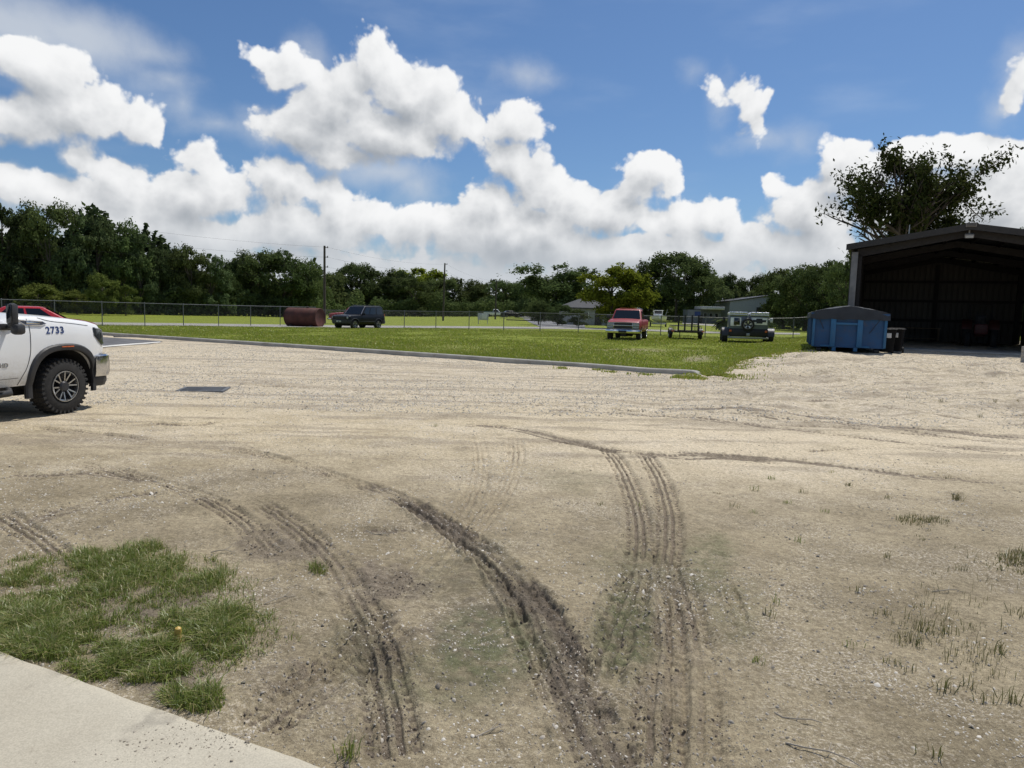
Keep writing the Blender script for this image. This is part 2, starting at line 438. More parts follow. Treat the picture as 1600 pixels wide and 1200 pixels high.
def track(pts, w=.24, depth=.018, ribs=4, lug=.010, mudk=.8, clod=0.0, f0=.1, f1=.1, wet=0.0, wander=.0, patch=0.35, seed=0, base=.66, solid=0.0):
    path = gl(pts)
    bx, d, s, t = dist_to(path)
    d = d + .014 * fbm(x[bx], y[bx], .16, 2, .5, 140 + seed) + wander * fbm(s, s * 0 + seed, .8, 2, .5, seed)
    ends = sstep(0, max(f0, 1e-3), t) * (1 - sstep(1 - max(f1, 1e-3), 1, t))
    broken = np.clip(base + patch * 2.2 * fbm(x[bx], y[bx], .55, 3, .6, 70 + seed), 0, 1)
    k = ends * broken
    ins = 1 - sstep(w * .42, w * .56, np.abs(d))
    rim = np.exp(-((np.abs(d) - w * .62) / (w * .13)) ** 2)
    rb = np.cos(d / w * 2 * PI * ribs)                      # longitudinal grooves
    side = np.where(d > 0, 0.0, .5)
    lg = np.cos((s / .075 + side + np.abs(d) / w * .8) * 2 * PI)
    lg = lg + 1.1 * fbm(x[bx], y[bx], .06, 2, .5, 160 + seed)
    tread = np.where(np.abs(d) > w * .22, .55 * np.clip(lg * 2.2, -1, 1) + .45 * np.clip(rb * 2.4, -1, 1), np.clip(rb * 2.4 + .3 * lg, -1, 1))
    cl = fbm(x[bx], y[bx], .09, 3, .6, 90 + seed)
    zz[bx] += k * (ins * (-depth + lug * tread * 1.0 + clod * cl) + rim * (depth * .55 + clod * .8 * np.clip(cl + .1, 0, 1)))
    groove = sstep(.45, .95, .5 - .5 * tread)
    near_ = np.exp(-(np.abs(d) / (w * .75)) ** 4)
    mud[bx] = np.maximum(mud[bx], mudk * k * np.maximum(ins * (.22 + solid + .25 * wet + .35 * (clod > .03) + .78 * groove), near_ * (.06 + .15 * wet + 1.0 * cl)))
    trk[bx] = np.maximum(trk[bx], k * ins)
    if wet: damp[bx] = np.maximum(damp[bx], wet * k * ins)

# the long wet rut
track([(325, 699), (400, 710), (500, 737), (575, 762)], w=.20, depth=.02, mudk=.8, clod=.03, f0=.15, f1=.02, seed=1)
track([(560, 755), (640, 787), (720, 834), (780, 882), (830, 942), (868, 1010), (900, 1080), (928, 1150), (955, 1215)], w=.26, depth=.022, ribs=3, lug=.012, mudk=1.0, clod=.055, f0=.03, f1=.01, wet=.8, seed=2)
track([(590, 768), (650, 800), (735, 860), (790, 925), (815, 985), (850, 1060), (880, 1130), (905, 1215)], w=.12, depth=.02, ribs=1.5, mudk=.7, clod=.04, f0=.1, f1=.1, wet=.3, seed=3)
# left pair
track([(85, 721), (190, 741), (290, 769), (350, 796), (400, 836), (445, 882)], w=.24, depth=.012, lug=.009, mudk=.9, clod=.012, f0=.15, f1=.08, seed=4)
track([(385, 778), (450, 814), (510, 868), (552, 930), (582, 1000), (602, 1080), (620, 1195)], w=.25, depth=.013, lug=.009, mudk=.85, clod=.016, f0=.1, f1=.02, wet=.25, seed=5)
track([(535, 930), (590, 985), (610, 1040), (618, 1090)], w=.3, depth=.015, mudk=.7, clod=.03, f0=.3, f1=.3, wet=.3, seed=6)
track([(-10, 800), (40, 830), (75, 855), (100, 880)], w=.22, depth=.018, mudk=.9, base=.85, seed=7)
# right pair of tread prints and the broad worn band
track([(930, 688), (965, 722), (985, 765), (998, 815), (1000, 865)], w=.24, depth=.016, lug=.012, mudk=1.0, clod=.01, f0=.2, f1=.02, patch=.06, base=.85, seed=8)
track([(996, 698), (1026, 738), (1042, 785), (1046, 835), (1040, 880)], w=.24, depth=.016, lug=.012, mudk=1.0, clod=.01, f0=.2, f1=.02, patch=.06, base=.85, seed=9)
track([(1000, 855), (990, 910), (968, 970), (940, 1050), (925, 1110)], w=.24, depth=.02, lug=.010, mudk=.7, clod=.04, f0=.05, f1=.25, seed=10)
track([(1036, 870), (1035, 930), (1036, 1000), (1032, 1080), (1024, 1210)], w=.26, depth=.012, lug=.009, mudk=.62, clod=.014, f0=.02, f1=.02, patch=.35, base=.8, seed=11)
track([(1046, 870), (1064, 930), (1078, 1000), (1084, 1080), (1080, 1210)], w=.26, depth=.012, lug=.009, mudk=.62, clod=.014, f0=.05, f1=.02, patch=.35, base=.8, seed=12)
# faint crossing prints in the middle
track([(740, 678), (750, 715), (742, 765), (705, 825), (640, 890), (575, 960)], w=.24, depth=.010, lug=.008, mudk=.5, f0=.1, f1=.15, seed=13)
track([(800, 676), (806, 712), (788, 762), (745, 820), (690, 890), (640, 960)], w=.24, depth=.010, lug=.009, mudk=.55, f0=.1, f1=.2, seed=14)
track([(640, 960), (560, 1020), (470, 1090), (390, 1150)], w=.26, depth=.015, lug=.012, mudk=.85, clod=.025, f0=.2, f1=.05, seed=15)
track([(600, 985), (530, 1030), (440, 1085), (360, 1130)], w=.22, depth=.012, lug=.012, mudk=.85, clod=.02, f0=.2, f1=.1, seed=16)
track([(1130, 900), (1155, 960), (1160, 1020)], w=.10, depth=.012, ribs=1, mudk=.5, clod=.03, f0=.3, f1=.3, seed=17)
# long shallow wheel lines over the pale sand
for i, (p, w_, m_) in enumerate([
    ([(985, 634), (1100, 640), (1250, 652), (1400, 667), (1500, 676), (1640, 690)], .30, .75),
    ([(1020, 640), (1200, 655), (1380, 670), (1480, 683), (1640, 700)], .16, .5),
    ([(1030, 708), (1130, 711), (1250, 721), (1350, 733), (1450, 744), (1580, 752)], .24, .85),
    ([(700, 664), (800, 672), (900, 694), (965, 705), (1060, 714), (1130, 714), (1240, 722)], .18, .7),
    ([(800, 641), (900, 645), (1050, 655), (1200, 668), (1400, 690), (1620, 712)], .2, .45),
    ([(740, 633), (850, 635), (1000, 646), (1150, 660), (1350, 672), (1500, 688)], .14, .35),
    ([(1200, 625), (1300, 633), (1400, 645), (1560, 664)], .14, .45),
    ([(850, 690), (930, 700), (1000, 712)], .14, .5),
    ([(345, 599), (420, 604), (520, 608), (640, 616), (760, 622)], .2, .3),
    ([(180, 573), (240, 580), (300, 584)], .16, .55),
    ([(0, 742), (70, 744), (150, 742), (230, 752)], .2, .6),
    ([(230, 660), (300, 664), (345, 658)], .2, .5),
    ([(50, 668), (140, 676), (240, 690)], .16, .35),
    ([(40, 820), (110, 795), (180, 780), (260, 770)], .2, .45),
    ([(1250, 705), (1400, 700), (1550, 712)], .14, .4),
    ([(560, 830), (600, 828), (650, 826)], .14, .5)]):
    track(p, w=w_ * (1.9 if p[0][1] < 680 and p[0][0] > 500 else 1.15), depth=.02, ribs=2, lug=.004, mudk=min(.9, m_ * .8 + .25), clod=.012, f0=.10, f1=.10, patch=.3, base=.9, solid=.42, seed=20 + i)

# broad zones, laid out on the ground in metres
def zone(u, v, ru, rv, soft=.5):
    c = gp(u, v); a = gp(u + ru, v); b1_ = gp(u, v - rv); b2_ = gp(u, v + rv)
    rx = abs(a.x - c.x); ry = max((b1_.y - b2_.y) / 2, .05); cy = (b1_.y + b2_.y) / 2
    q = np.hypot((x - c.x - (y - cy) * (c.x / c.y)) / rx, (y - cy) / ry) + .9 * wv + .35 * rough
    return 1 - sstep(1 - soft, 1 + soft, q)
for u, v, ru, rv, k in [(760, 1010, 70, 60, .8), (700, 1060, 110, 50, .45), (985, 980, 40, 90, .9), (1110, 880, 35, 40, .6), (560, 1000, 50, 60, .35), (890, 745, 60, 18, .3), (990, 890, 60, 50, .35), (720, 900, 90, 50, .25), (1150, 960, 40, 60, .35)]:
    algae = np.maximum(algae, k * zone(u, v, ru, rv, .6))
for u, v, ru, rv, k in [(620, 930, 130, 90, .55), (560, 1040, 90, 90, .45), (720, 930, 70, 60, .5), (480, 1080, 130, 60, .45), (1060, 1050, 110, 160, .42), (800, 1100, 300, 120, .32), (430, 860, 90, 40, .45), (420, 930, 90, 60, .4), (250, 1060, 110, 40, .7), (1460, 900, 200, 90, .26), (1570, 790, 70, 40, .28), (1160, 1110, 80, 100, .25), (700, 820, 200, 40, .28), (1480, 1040, 160, 100, .2), (1500, 590, 120, 18, .35), (150, 830, 160, 40, .3), (900, 900, 160, 120, .22), (190, 960, 200, 90, .62), (330, 1010, 80, 50, .5)]:
    mud = np.maximum(mud, 1.2 * k * np.clip(zone(u, v, ru, rv, .7) * (.85 + .9 * rough + .5 * fine), 0, 1))
c0 = gp(800, 660)
band = np.exp(-((y - (9.6 - .02 * x)) / 2.4) ** 2) * sstep(-2.5, 2.5, x)
pale = np.clip(band * (1.0 + 1.2 * wl + .5 * wv), 0, 1)
grav = np.clip(sstep(10.5, 15, y + 1.6 * wl) * (1 - .5 * pale) + heap, 0, 1)
brown = np.clip((1 - sstep(5.5, 10, y + 1.2 * wl + .8 * wv)), 0, 1)
# streaks dragged along the direction of traffic
stk = fbm(x * .35 + 2, y * 2.4, .8, 4, .6, 101) * sstep(6, 10, y)
Z[ni] += zz + .012 * stk * fade * sstep(7, 10, y)
# grass field: sink the sheet below the lawn, so that the two never touch
lawnmask = (GR > lawn_r(np.where(GA > PI, GA - 2 * PI, GA)) + .25) & (np.abs(np.where(GA > PI, GA - 2 * PI, GA)) < .96)
Z[lawnmask] -= .12
ZON = np.zeros((N, 4), np.float32); ZN2 = np.zeros((N, 4), np.float32)
ZON[ni, 0] = np.clip(mud, 0, 1); ZON[ni, 1] = np.clip(algae, 0, 1); ZON[ni, 2] = pale; ZON[ni, 3] = grav
ZN2[ni, 0] = brown; ZN2[ni, 1] = np.clip(damp, 0, 1); ZN2[ni, 2] = np.clip(.5 + stk, 0, 1)
far = ~near; ZON[far, 3] = .8
bare = GR < 3.0
ids = np.arange(NR * NA).reshape(NR, NA)
nx_ = np.roll(ids, -1, axis=1)
F = np.stack([ids[:-1], ids[1:], nx_[1:], nx_[:-1]], -1).reshape(-1, 4)[:, ::-1]
V = np.stack([GX, GY, Z], -1)
# close the small ring under the camera
m, nt, bs = new_mat('dirt_and_shell'); co = objco(nt)
at1 = nd(nt, 'ShaderNodeAttribute', attribute_name='zon'); at2 = nd(nt, 'ShaderNodeAttribute', attribute_name='zon2')
s1 = nd(nt, 'ShaderNodeSeparateColor', {'Color': at1.outputs['Color']}); s2 = nd(nt, 'ShaderNodeSeparateColor', {'Color': at2.outputs['Color']})
mudA, algA, palA, graA = s1.outputs[0], s1.outputs[1], s1.outputs[2], at1.outputs['Alpha']
broA, dmpA, stkA = s2.outputs[0], s2.outputs[1], s2.outputs[2]
nA_ = noise(nt, co, 1.3, 6, .6); nB_ = noise(nt, co, 9, 6, .65); nC_ = noise(nt, co, 60, 5, .7); nD_ = noise(nt, co, 260, 3, .7)
sand = mixc(nt, maprange(nt, nA_, .35, .65), (.49, .41, .275), (.58, .495, .35))
brn = mixc(nt, maprange(nt, nA_, .35, .65), (.222, .184, .118), (.325, .272, .178))
col = mixc(nt, mth(nt, 'MULTIPLY', broA, .9), sand, brn)
grv = mixc(nt, maprange(nt, nB_, .35, .68), (.42, .355, .25), (.66, .58, .45))
col = mixc(nt, mth(nt, 'MULTIPLY', graA, .8), col, grv)
col = mixc(nt, mth(nt, 'MULTIPLY', palA, .85), col, mixc(nt, nB_, (.55, .465, .33), (.66, .57, .42)))
col = mixc(nt, maprange(nt, stkA, .48, .85, 0, .5), col, (.24, .20, .15))
# patches of small broken shell
shm = mth(nt, 'MULTIPLY', maprange(nt, noise(nt, co, .9, 5, .6), .46, .64), maprange(nt, nC_, .52, .60))
col = mixc(nt, mth(nt, 'MULTIPLY', shm, .55), col, (.62, .57, .50))
# dark organic stain
stn = mth(nt, 'MULTIPLY', maprange(nt, noise(nt, co, 2.1, 7, .65), .52, .70), maprange(nt, nC_, .38, .58))
col = mixc(nt, mth(nt, 'MULTIPLY', stn, .45), col, (.13, .108, .075))
mudc = mixc(nt, maprange(nt, nB_, .3, .7), (.125, .100, .074), (.23, .19, .142))
mk = maprange(nt, mth(nt, 'ADD', mudA, mth(nt, 'MULTIPLY_ADD', nB_, .42, -.21)), .26, .66)
col = mixc(nt, mth(nt, 'MULTIPLY', mk, .88), col, mudc)
col = mixc(nt, mth(nt, 'MULTIPLY', dmpA, maprange(nt, nB_, .3, .6, .25, .85)), col, (.070, .054, .040))
col = mixc(nt, mth(nt, 'MULTIPLY', algA, maprange(nt, nB_, .35, .62, .2, .85)), col, (.085, .105, .042))
nE_ = noise(nt, co, 24, 5, .7)
col = mixc(nt, 1.0, col, mixc(nt, maprange(nt, nE_, .30, .68), (.78, .76, .74), (1.2, 1.2, 1.2)), 'MULTIPLY')
col = mixc(nt, mth(nt, 'MULTIPLY', maprange(nt, noise(nt, co, 95, 3, .6), .60, .68), .55), col, (.075, .06, .045))
grain = mixc(nt, maprange(nt, nD_, .3, .7), (.68, .68, .68), (1.30, 1.30, 1.30))
col = mixc(nt, 1.0, col, grain, 'MULTIPLY')
grain2 = mixc(nt, maprange(nt, nC_, .3, .7), (.80, .80, .80), (1.18, 1.18, 1.18))
col = mixc(nt, 1.0, col, grain2, 'MULTIPLY')
nt.links.new(col, bs.inputs['Base Color'])
nt.links.new(mth(nt, 'SUBTRACT', .93, mth(nt, 'MULTIPLY', dmpA, mth(nt, 'MULTIPLY', maprange(nt, nB_, .4, .6), .5))), bs.inputs['Roughness'])
bs.inputs['Specular IOR Level'].default_value = .25
hh = mth(nt, 'ADD', mth(nt, 'MULTIPLY', nB_, 1.2), mth(nt, 'ADD', mth(nt, 'MULTIPLY', nC_, .55), mth(nt, 'MULTIPLY', nD_, .18)))
bp = nd(nt, 'ShaderNodeBump', {'Strength': .9, 'Distance': .024, 'Height': hh}); nt.links.new(bp.outputs[0], bs.inputs['Normal'])
M_DIRT = m
gme = np_mesh('ground', V, F, [m], True, {'zon': ('FLOAT_COLOR', ZON), 'zon2': ('FLOAT_COLOR', ZN2)})
ground = add('ground', gme, kind='structure')
# lookup of the finished ground height near the camera (for things that lie on it)
_lr0, _lr1 = math.log(.7), math.log(40)
def gz(xx, yy):
    xx = np.asarray(xx, float); yy = np.asarray(yy, float)
    rr_ = np.hypot(xx, yy); aa = np.arctan2(xx, yy)
    i = np.clip(np.round((np.log(np.maximum(rr_, .7)) - _lr0) / (_lr1 - _lr0) * (rD - 1)).astype(int), 0, rD - 1)
    j = np.clip(np.round((aa - az_in[0]) / (az_in[-1] - az_in[0]) * (nA - 1)).astype(int), 0, nA - 1)
    g = Z.reshape(NR, NA)[i, j]
    return np.where(rr_ > 39.5, hgt(xx, yy), g)
# ------------------------------------------------------------------ lawn, kerb, roads, slab
def grass_mat(name, a, b, c, soil=(.30, .25, .17), patches=True):
    m, nt, bs = new_mat(name); co = objco(nt)
    n1 = noise(nt, co, .22, 5, .6); n2 = noise(nt, co, 2.2, 6, .65); n3 = noise(nt, co, 30, 4, .7)
    col = mixc(nt, maprange(nt, n1, .35, .65), a, b)
    col = mixc(nt, maprange(nt, n2, .42, .72, 0, .75), col, c)
    col = mixc(nt, 1.0, col, mixc(nt, maprange(nt, n3, .3, .7), (.65, .65, .65), (1.3, 1.3, 1.3)), 'MULTIPLY')
    if patches:
        at = nd(nt, 'ShaderNodeAttribute', attribute_name='bare')
        col = mixc(nt, mth(nt, 'MULTIPLY', at.outputs['Fac'], maprange(nt, n2, .35, .6, .35, 1)), col, soil)
    nt.links.new(col, bs.inputs['Base Color']); bs.inputs['Roughness'].default_value = .85; bs.inputs['Specular IOR Level'].default_value = .15
    bp = nd(nt, 'ShaderNodeBump', {'Strength': .8, 'Distance': .06, 'Height': mth(nt, 'ADD', n3, n2)}); nt.links.new(bp.outputs[0], bs.inputs['Normal'])
    return m
M_LAWN = grass_mat('mown_lawn', (.18, .22, .022), (.21, .25, .028), (.235, .245, .048))
def bare_at(X, Y):
    X = np.asarray(X, float); Y = np.asarray(Y, float); b = np.zeros_like(X)
    for u, v, ru, rv, k in [(1092, 562, 44, 5, 1.0), (1000, 548, 75, 2.5, .75), (1115, 583, 30, 5, .5), (1180, 556, 60, 4, .6), (960, 552, 80, 3, .35), (700, 544, 160, 5, .2)]:
        c = gp(u, v); a = gp(u + ru, v); f = gp(u, v - rv); ry = max(f.y - c.y, .3)
        q = np.hypot((X - c.x - (Y - c.y) * c.x / c.y) / (a.x - c.x), (Y - c.y) / ry) + .8 * fbm(X, Y, 1.2, 3, .6, 5)
        b = np.maximum(b, k * (1 - sstep(.5, 1.4, q)))
    return b
la = np.linspace(-.93, .93, 520); lr = lawn_r(la)
T = np.geomspace(1.0, 1.0, 1)
rows = np.concatenate([np.linspace(0, 1, 90) ** 1.3 * 45, np.geomspace(46, 900, 40)])
A_, D_ = np.meshgrid(la, rows); Rr = lr[None, :] + D_
LX, LY = np.sin(A_) * Rr, np.cos(A_) * Rr
LZ = hgt(LX, LY) + .03 + .05 * fbm(LX, LY, 3.0, 3, .5, 8) * np.clip(D_, 0, 2) / 2 * (D_ < 60)
LZ[0] = hgt(LX[0], LY[0]) - .05
n0, n1_ = LX.shape; ii = np.arange(n0 * n1_).reshape(n0, n1_)
FF = np.stack([ii[:-1, :-1], ii[:-1, 1:], ii[1:, 1:], ii[1:, :-1]], -1).reshape(-1, 4)
lme = np_mesh('lawn', np.stack([LX.ravel(), LY.ravel(), LZ.ravel()], -1), FF, [M_LAWN], True, {'bare': ('FLOAT', bare_at(LX.ravel(), LY.ravel()))})
add('lawn', lme, kind='structure')

M_CONC = simple('pale_concrete', (.36, .345, .31), .88, var=.2, scale=1.2, bump=.35, bscale=60, dirt=(.20, .17, .13, .6))
def ribbon(name, left, right, mat, dz=.035, n=10, sub=4, kind='structure', thick=0.0):
    a = catmull([tuple(p[:2]) for p in left], n); b = catmull([tuple(p[:2]) for p in right], n)
    mb = MB(); k = len(a); rings = []
    for i in range(k):
        rings.append([(a[i][0] * (1 - t) + b[i][0] * t, a[i][1] * (1 - t) + b[i][1] * t, hz(a[i][0] * (1 - t) + b[i][0] * t, a[i][1] * (1 - t) + b[i][1] * t) + dz) for t in [j / sub for j in range(sub + 1)]])
    mb.loft(rings, closed=False, caps=False)
    return mb.build(name, mat, kind=kind)
# kerb along the lot
kp = catmull([tuple(p[:2]) for p in KERB], 8); mb = MB(); rings = []
for i in range(len(kp)):
    d = kp[min(i + 1, len(kp) - 1)] - kp[max(i - 1, 0)]; d = d / np.hypot(*d); nrm_ = np.array([-d[1], d[0]])   # points to the lawn
    zb = hz(*kp[i]); t = i / (len(kp) - 1); H = .145 * (1 - sstep(.93, 1.0, t) * .75)
    prof = [(-.02, -.15), (-.012, H - .03), (.012, H - .005), (.04, H), (.15, H), (.17, -.15)]
    rings.append([(kp[i][0] + nrm_[0] * a, kp[i][1] + nrm_[1] * a, zb + b) for a, b in prof])
mb.loft(rings, True, True); mb.build('kerb', M_CONC, smooth=30, kind='structure')
# concrete gutter edge left of the lot plus the old asphalt bay
M_ASPH = simple('worn_asphalt', (.105, .105, .108), .92, var=.3, scale=1.5, bump=.4, bscale=70)
M_ROAD = simple('pale_road', (.30, .285, .255), .9, var=.12, scale=.6)
asp = [gp(-80, 519), gp(60, 521.5), gp(165, 527.5), gp(255, 534)]
asb = [gp(-80, 541), gp(60, 541), gp(165, 541.5), gp(235, 538)]
ribbon('parking_bay', asp, asb, M_ASPH, dz=.02)
M_LINE = simple('white_line_paint', (.62, .60, .55), .8, var=.25, scale=4)
ribbon('bay_line', [gp(160, 541.5), gp(200, 538.2), gp(250, 534.6)], [gp(160, 543.6), gp(200, 540.2), gp(252, 536.0)], M_LINE, dz=.026)
# road beyond the fence
rl = [(-120, 500.5), (0, 502.5), (160, 504.8), (300, 506.2), (450, 508.2), (640, 510), (780, 511), (900, 512.5), (1000, 515), (1100, 518.6), (1250, 521.0)]
rw = [3.2, 3.4, 4.5, 4.0, 3.8, 3.4, 3.0, 2.8, 2.6, 2.6, 2.6]
ribbon('road', [gp(u, v) for u, v in rl], [gp(u, v + w_) for (u, v), w_ in zip(rl, rw)], M_ROAD, dz=.06)
ribbon('far_road', [gp(690, 489.8), gp(760, 491.5), gp(830, 494.2), (gp(900, 496))], [gp(690, 491.2), gp(760, 493), gp(830, 495.5), gp(900, 497.4)], M_ROAD, dz=.05)
M_LOT = simple('grey_lot', (.17, .17, .175), .9, var=.15, scale=.5)
ribbon('far_parking_lot', [gp(808, 494.5), gp(850, 496), gp(910, 498)], [gp(845, 511.6), gp(880, 512.5), gp(915, 513.2)], M_LOT, dz=.05)
ribbon('driveway', [gp(1066, 504.8), gp(1100, 506.4), gp(1128, 508)], [gp(1066, 506.6), gp(1100, 508.8), gp(1128, 510.6)], M_ROAD, dz=.05)

# concrete slab in the near corner
_sl = lambda u, v: Vector((0, 0, EYE)) + pdir(u, v) * ((.047 - EYE) / pdir(u, v).z)
sa, sb_ = _sl(85, 1046), _sl(520, 1203); sa.z = sb_.z = 0; dv = (sb_ - sa).normalized()
e0 = sa - dv * 2.6; e1 = sb_ + dv * 1.6; nv = Vector((dv.y, -dv.x, 0));
if nv.y > 0: nv = -nv
rows_ = []; NS, MS = 150, 60
for i in range(NS + 1):
    p = e0 + (e1 - e0) * (i / NS)
    chip = .012 * float(fbm(np.array([p.x]), np.array([p.y]), .25, 3, .6, 4)[0])
    ring = [p + nv * (chip) + Vector((0, 0, -.12)), p + nv * chip + Vector((0, 0, .035)), p + nv * (chip + .012) + Vector((0, 0, .047))]
    for j in range(1, MS + 1): ring.append(p + nv * (.012 + 3.2 * j / MS) + Vector((0, 0, .05)))
    rows_.append([(q.x, q.y, q.z) for q in ring])
mb = MB(); mb.loft(rows_, closed=False, caps=False)
m, nt, bs = new_mat('slab_concrete'); co = objco(nt)
n1 = noise(nt, co, 1.1, 6, .6); n2 = noise(nt, co, 7, 6, .7); n3 = noise(nt, co, 150, 3, .6)
cc = mixc(nt, maprange(nt, n1, .3, .7), (.40, .36, .28), (.48, .44, .35))
cc = mixc(nt, maprange(nt, n2, .58, .74, 0, .5), cc, (.26, .225, .165))
cc = mixc(nt, mth(nt, 'MULTIPLY', maprange(nt, noise(nt, co, 3.0, 4, .5), .60, .66), mth(nt, 'MULTIPLY', maprange(nt, n2, .35, .6), .45)), cc, (.20, .18, .15))
cc = mixc(nt, 1.0, cc, mixc(nt, maprange(nt, n3, .3, .7), (.86, .86, .86), (1.12, 1.12, 1.12)), 'MULTIPLY')
nt.links.new(cc, bs.inputs['Base Color']); bs.inputs['Roughness'].default_value = .85; bs.inputs['Specular IOR Level'].default_value = .25
bp = nd(nt, 'ShaderNodeBump', {'Strength': .25, 'Distance': .006, 'Height': mth(nt, 'ADD', n2, mth(nt, 'MULTIPLY', n3, .4))}); nt.links.new(bp.outputs[0], bs.inputs['Normal'])
M_SLAB = m
slab = mb.build('pavement', M_SLAB, smooth=50, kind='structure')
def on_slab(X, Y): return ((X - sa.x) * nv.x + (Y - sa.y) * nv.y) > -.01

# ------------------------------------------------------------------ grass blades
def blade_mesh(name, bx, by, bz, h, w, lean, mats, seed=1, tipcol=None):
    g = np.random.default_rng(seed); n = len(bx)
    th = g.uniform(0, 2 * PI, n); la_ = lean * np.abs(g.normal(0, 1, n)) * h; ph = g.uniform(0, 2 * PI, n)
    wx, wy = np.cos(th) * w / 2, np.sin(th) * w / 2
    lx, ly = np.cos(ph) * la_, np.sin(ph) * la_
    V = np.zeros((n, 5, 3))
    V[:, 0] = np.stack([bx - wx, by - wy, bz - .02], -1); V[:, 1] = np.stack([bx + wx, by + wy, bz - .02], -1)
    V[:, 2] = np.stack([bx - wx * .75 + lx * .35, by - wy * .75 + ly * .35, bz + h * .58], -1); V[:, 3] = np.stack([bx + wx * .75 + lx * .35, by + wy * .75 + ly * .35, bz + h * .58], -1)
    V[:, 4] = np.stack([bx + lx, by + ly, bz + h * (1 - .25 * np.minimum(1, np.abs(la_) / np.maximum(h, 1e-4)))], -1)
    base = np.arange(n)[:, None] * 5
    tri = np.concatenate([base + np.array([[0, 1, 3]]), base + np.array([[0, 3, 2]]), base + np.array([[2, 3, 4]])])
    rv = np.repeat(g.uniform(0, 1, n), 5)
    return np_mesh(name, V.reshape(-1, 3), tri, mats, False, {'rv': ('FLOAT', rv)})
def blade_mat(name, a, b, c):
    m, nt, bs = new_mat(name); at = nd(nt, 'ShaderNodeAttribute', attribute_name='rv')
    col = mixc(nt, at.outputs['Fac'], a, b); col = mixc(nt, maprange(nt, at.outputs['Fac'], .72, .80), col, c)
    df = nd(nt, 'ShaderNodeBsdfDiffuse', {'Color': col}); tr = nd(nt, 'ShaderNodeBsdfTranslucent', {'Color': col}); mx_ = nd(nt, 'ShaderNodeMixShader', {0: .35, 1: df.outputs[0], 2: tr.outputs[0]})
    gl_ = nd(nt, 'ShaderNodeBsdfGlossy', {'Color': (1, 1, 1, 1), 'Roughness': .45}); m2 = nd(nt, 'ShaderNodeMixShader', {0: .04, 1: mx_.outputs[0], 2: gl_.outputs[0]})
    nt.links.new(m2.outputs[0], nt.nodes['Material Output'].inputs[0]); return m
M_BLADE = blade_mat('lawn_blades', (.23, .285, .026), (.30, .35, .042), (.40, .37, .11))
M_WEED = blade_mat('weed_blades', (.135, .185, .028), (.24, .29, .062), (.42, .37, .17))
M_DRY = blade_mat('dry_weed_blades', (.11, .12, .035), (.18, .17, .06), (.30, .25, .13))
# lawn blades, denser towards the kerb
g = np.random.default_rng(5); nL = 190000
aa = g.uniform(-.66, .52, nL); dd_ = g.uniform(0, 1, nL) ** 2.0 * 36 + .06
rr_ = lawn_r(aa) + dd_; bx, by = np.sin(aa) * rr_, np.cos(aa) * rr_
keep = (bare_at(bx, by) < g.uniform(.15, 1.1, nL)) & (rr_ < 62)
bx, by, dd_ = bx[keep], by[keep], dd_[keep]; n = len(bx); rr_ = rr_[keep]
hh_ = g.uniform(.035, .085, n) * (1 + .6 * fbm(bx, by, 1.5, 3, .6, 3)) + .05 * (g.uniform(0, 1, n) > .985)
lb = blade_mesh('lawn_grass', bx, by, hgt(bx, by) + .02, hh_, .012 + .0009 * rr_, .55, [M_BLADE], 6)
add('lawn_grass', lb, kind='stuff', label='short green grass covering the lawn between the kerb and the fence', cat='grass')
# unkempt fringe at the kerb end and the gravel margin
def fringe(name, pts, n, spread, h, mat, seed, label):
    g = np.random.default_rng(seed); P = catmull([tuple(gp(u, v)[:2]) for u, v in pts], 12)
    k = g.integers(0, len(P), n); X = P[k, 0] + g.normal(0, spread, n); Y = P[k, 1] + g.normal(0, spread, n)
    kk = fbm(X, Y, .7, 3, .6, seed) > -.05; X, Y = X[kk], Y[kk]; n = len(X)
    me = blade_mesh(name, X, Y, gz(X, Y) + .0, g.uniform(.5, 1.3, n) * h, .012 + .0006 * np.hypot(X, Y), .6, [mat], seed)
    return add(name, me, kind='stuff', label=label, cat='grass')
fringe('kerb_foot_weeds', [(880, 576), (960, 582), (1040, 590), (1090, 594)], 2600, .16, .07, M_BLADE, 31, 'ragged grass creeping over the gravel at the foot of the kerb')
fringe('gravel_margin_grass', [(1100, 588), (1132, 585), (1145, 572), (1175, 560), (1220, 553), (1262, 545)], 6000, .45, .07, M_BLADE, 32, 'thin grass where the lawn runs out into the gravel yard')
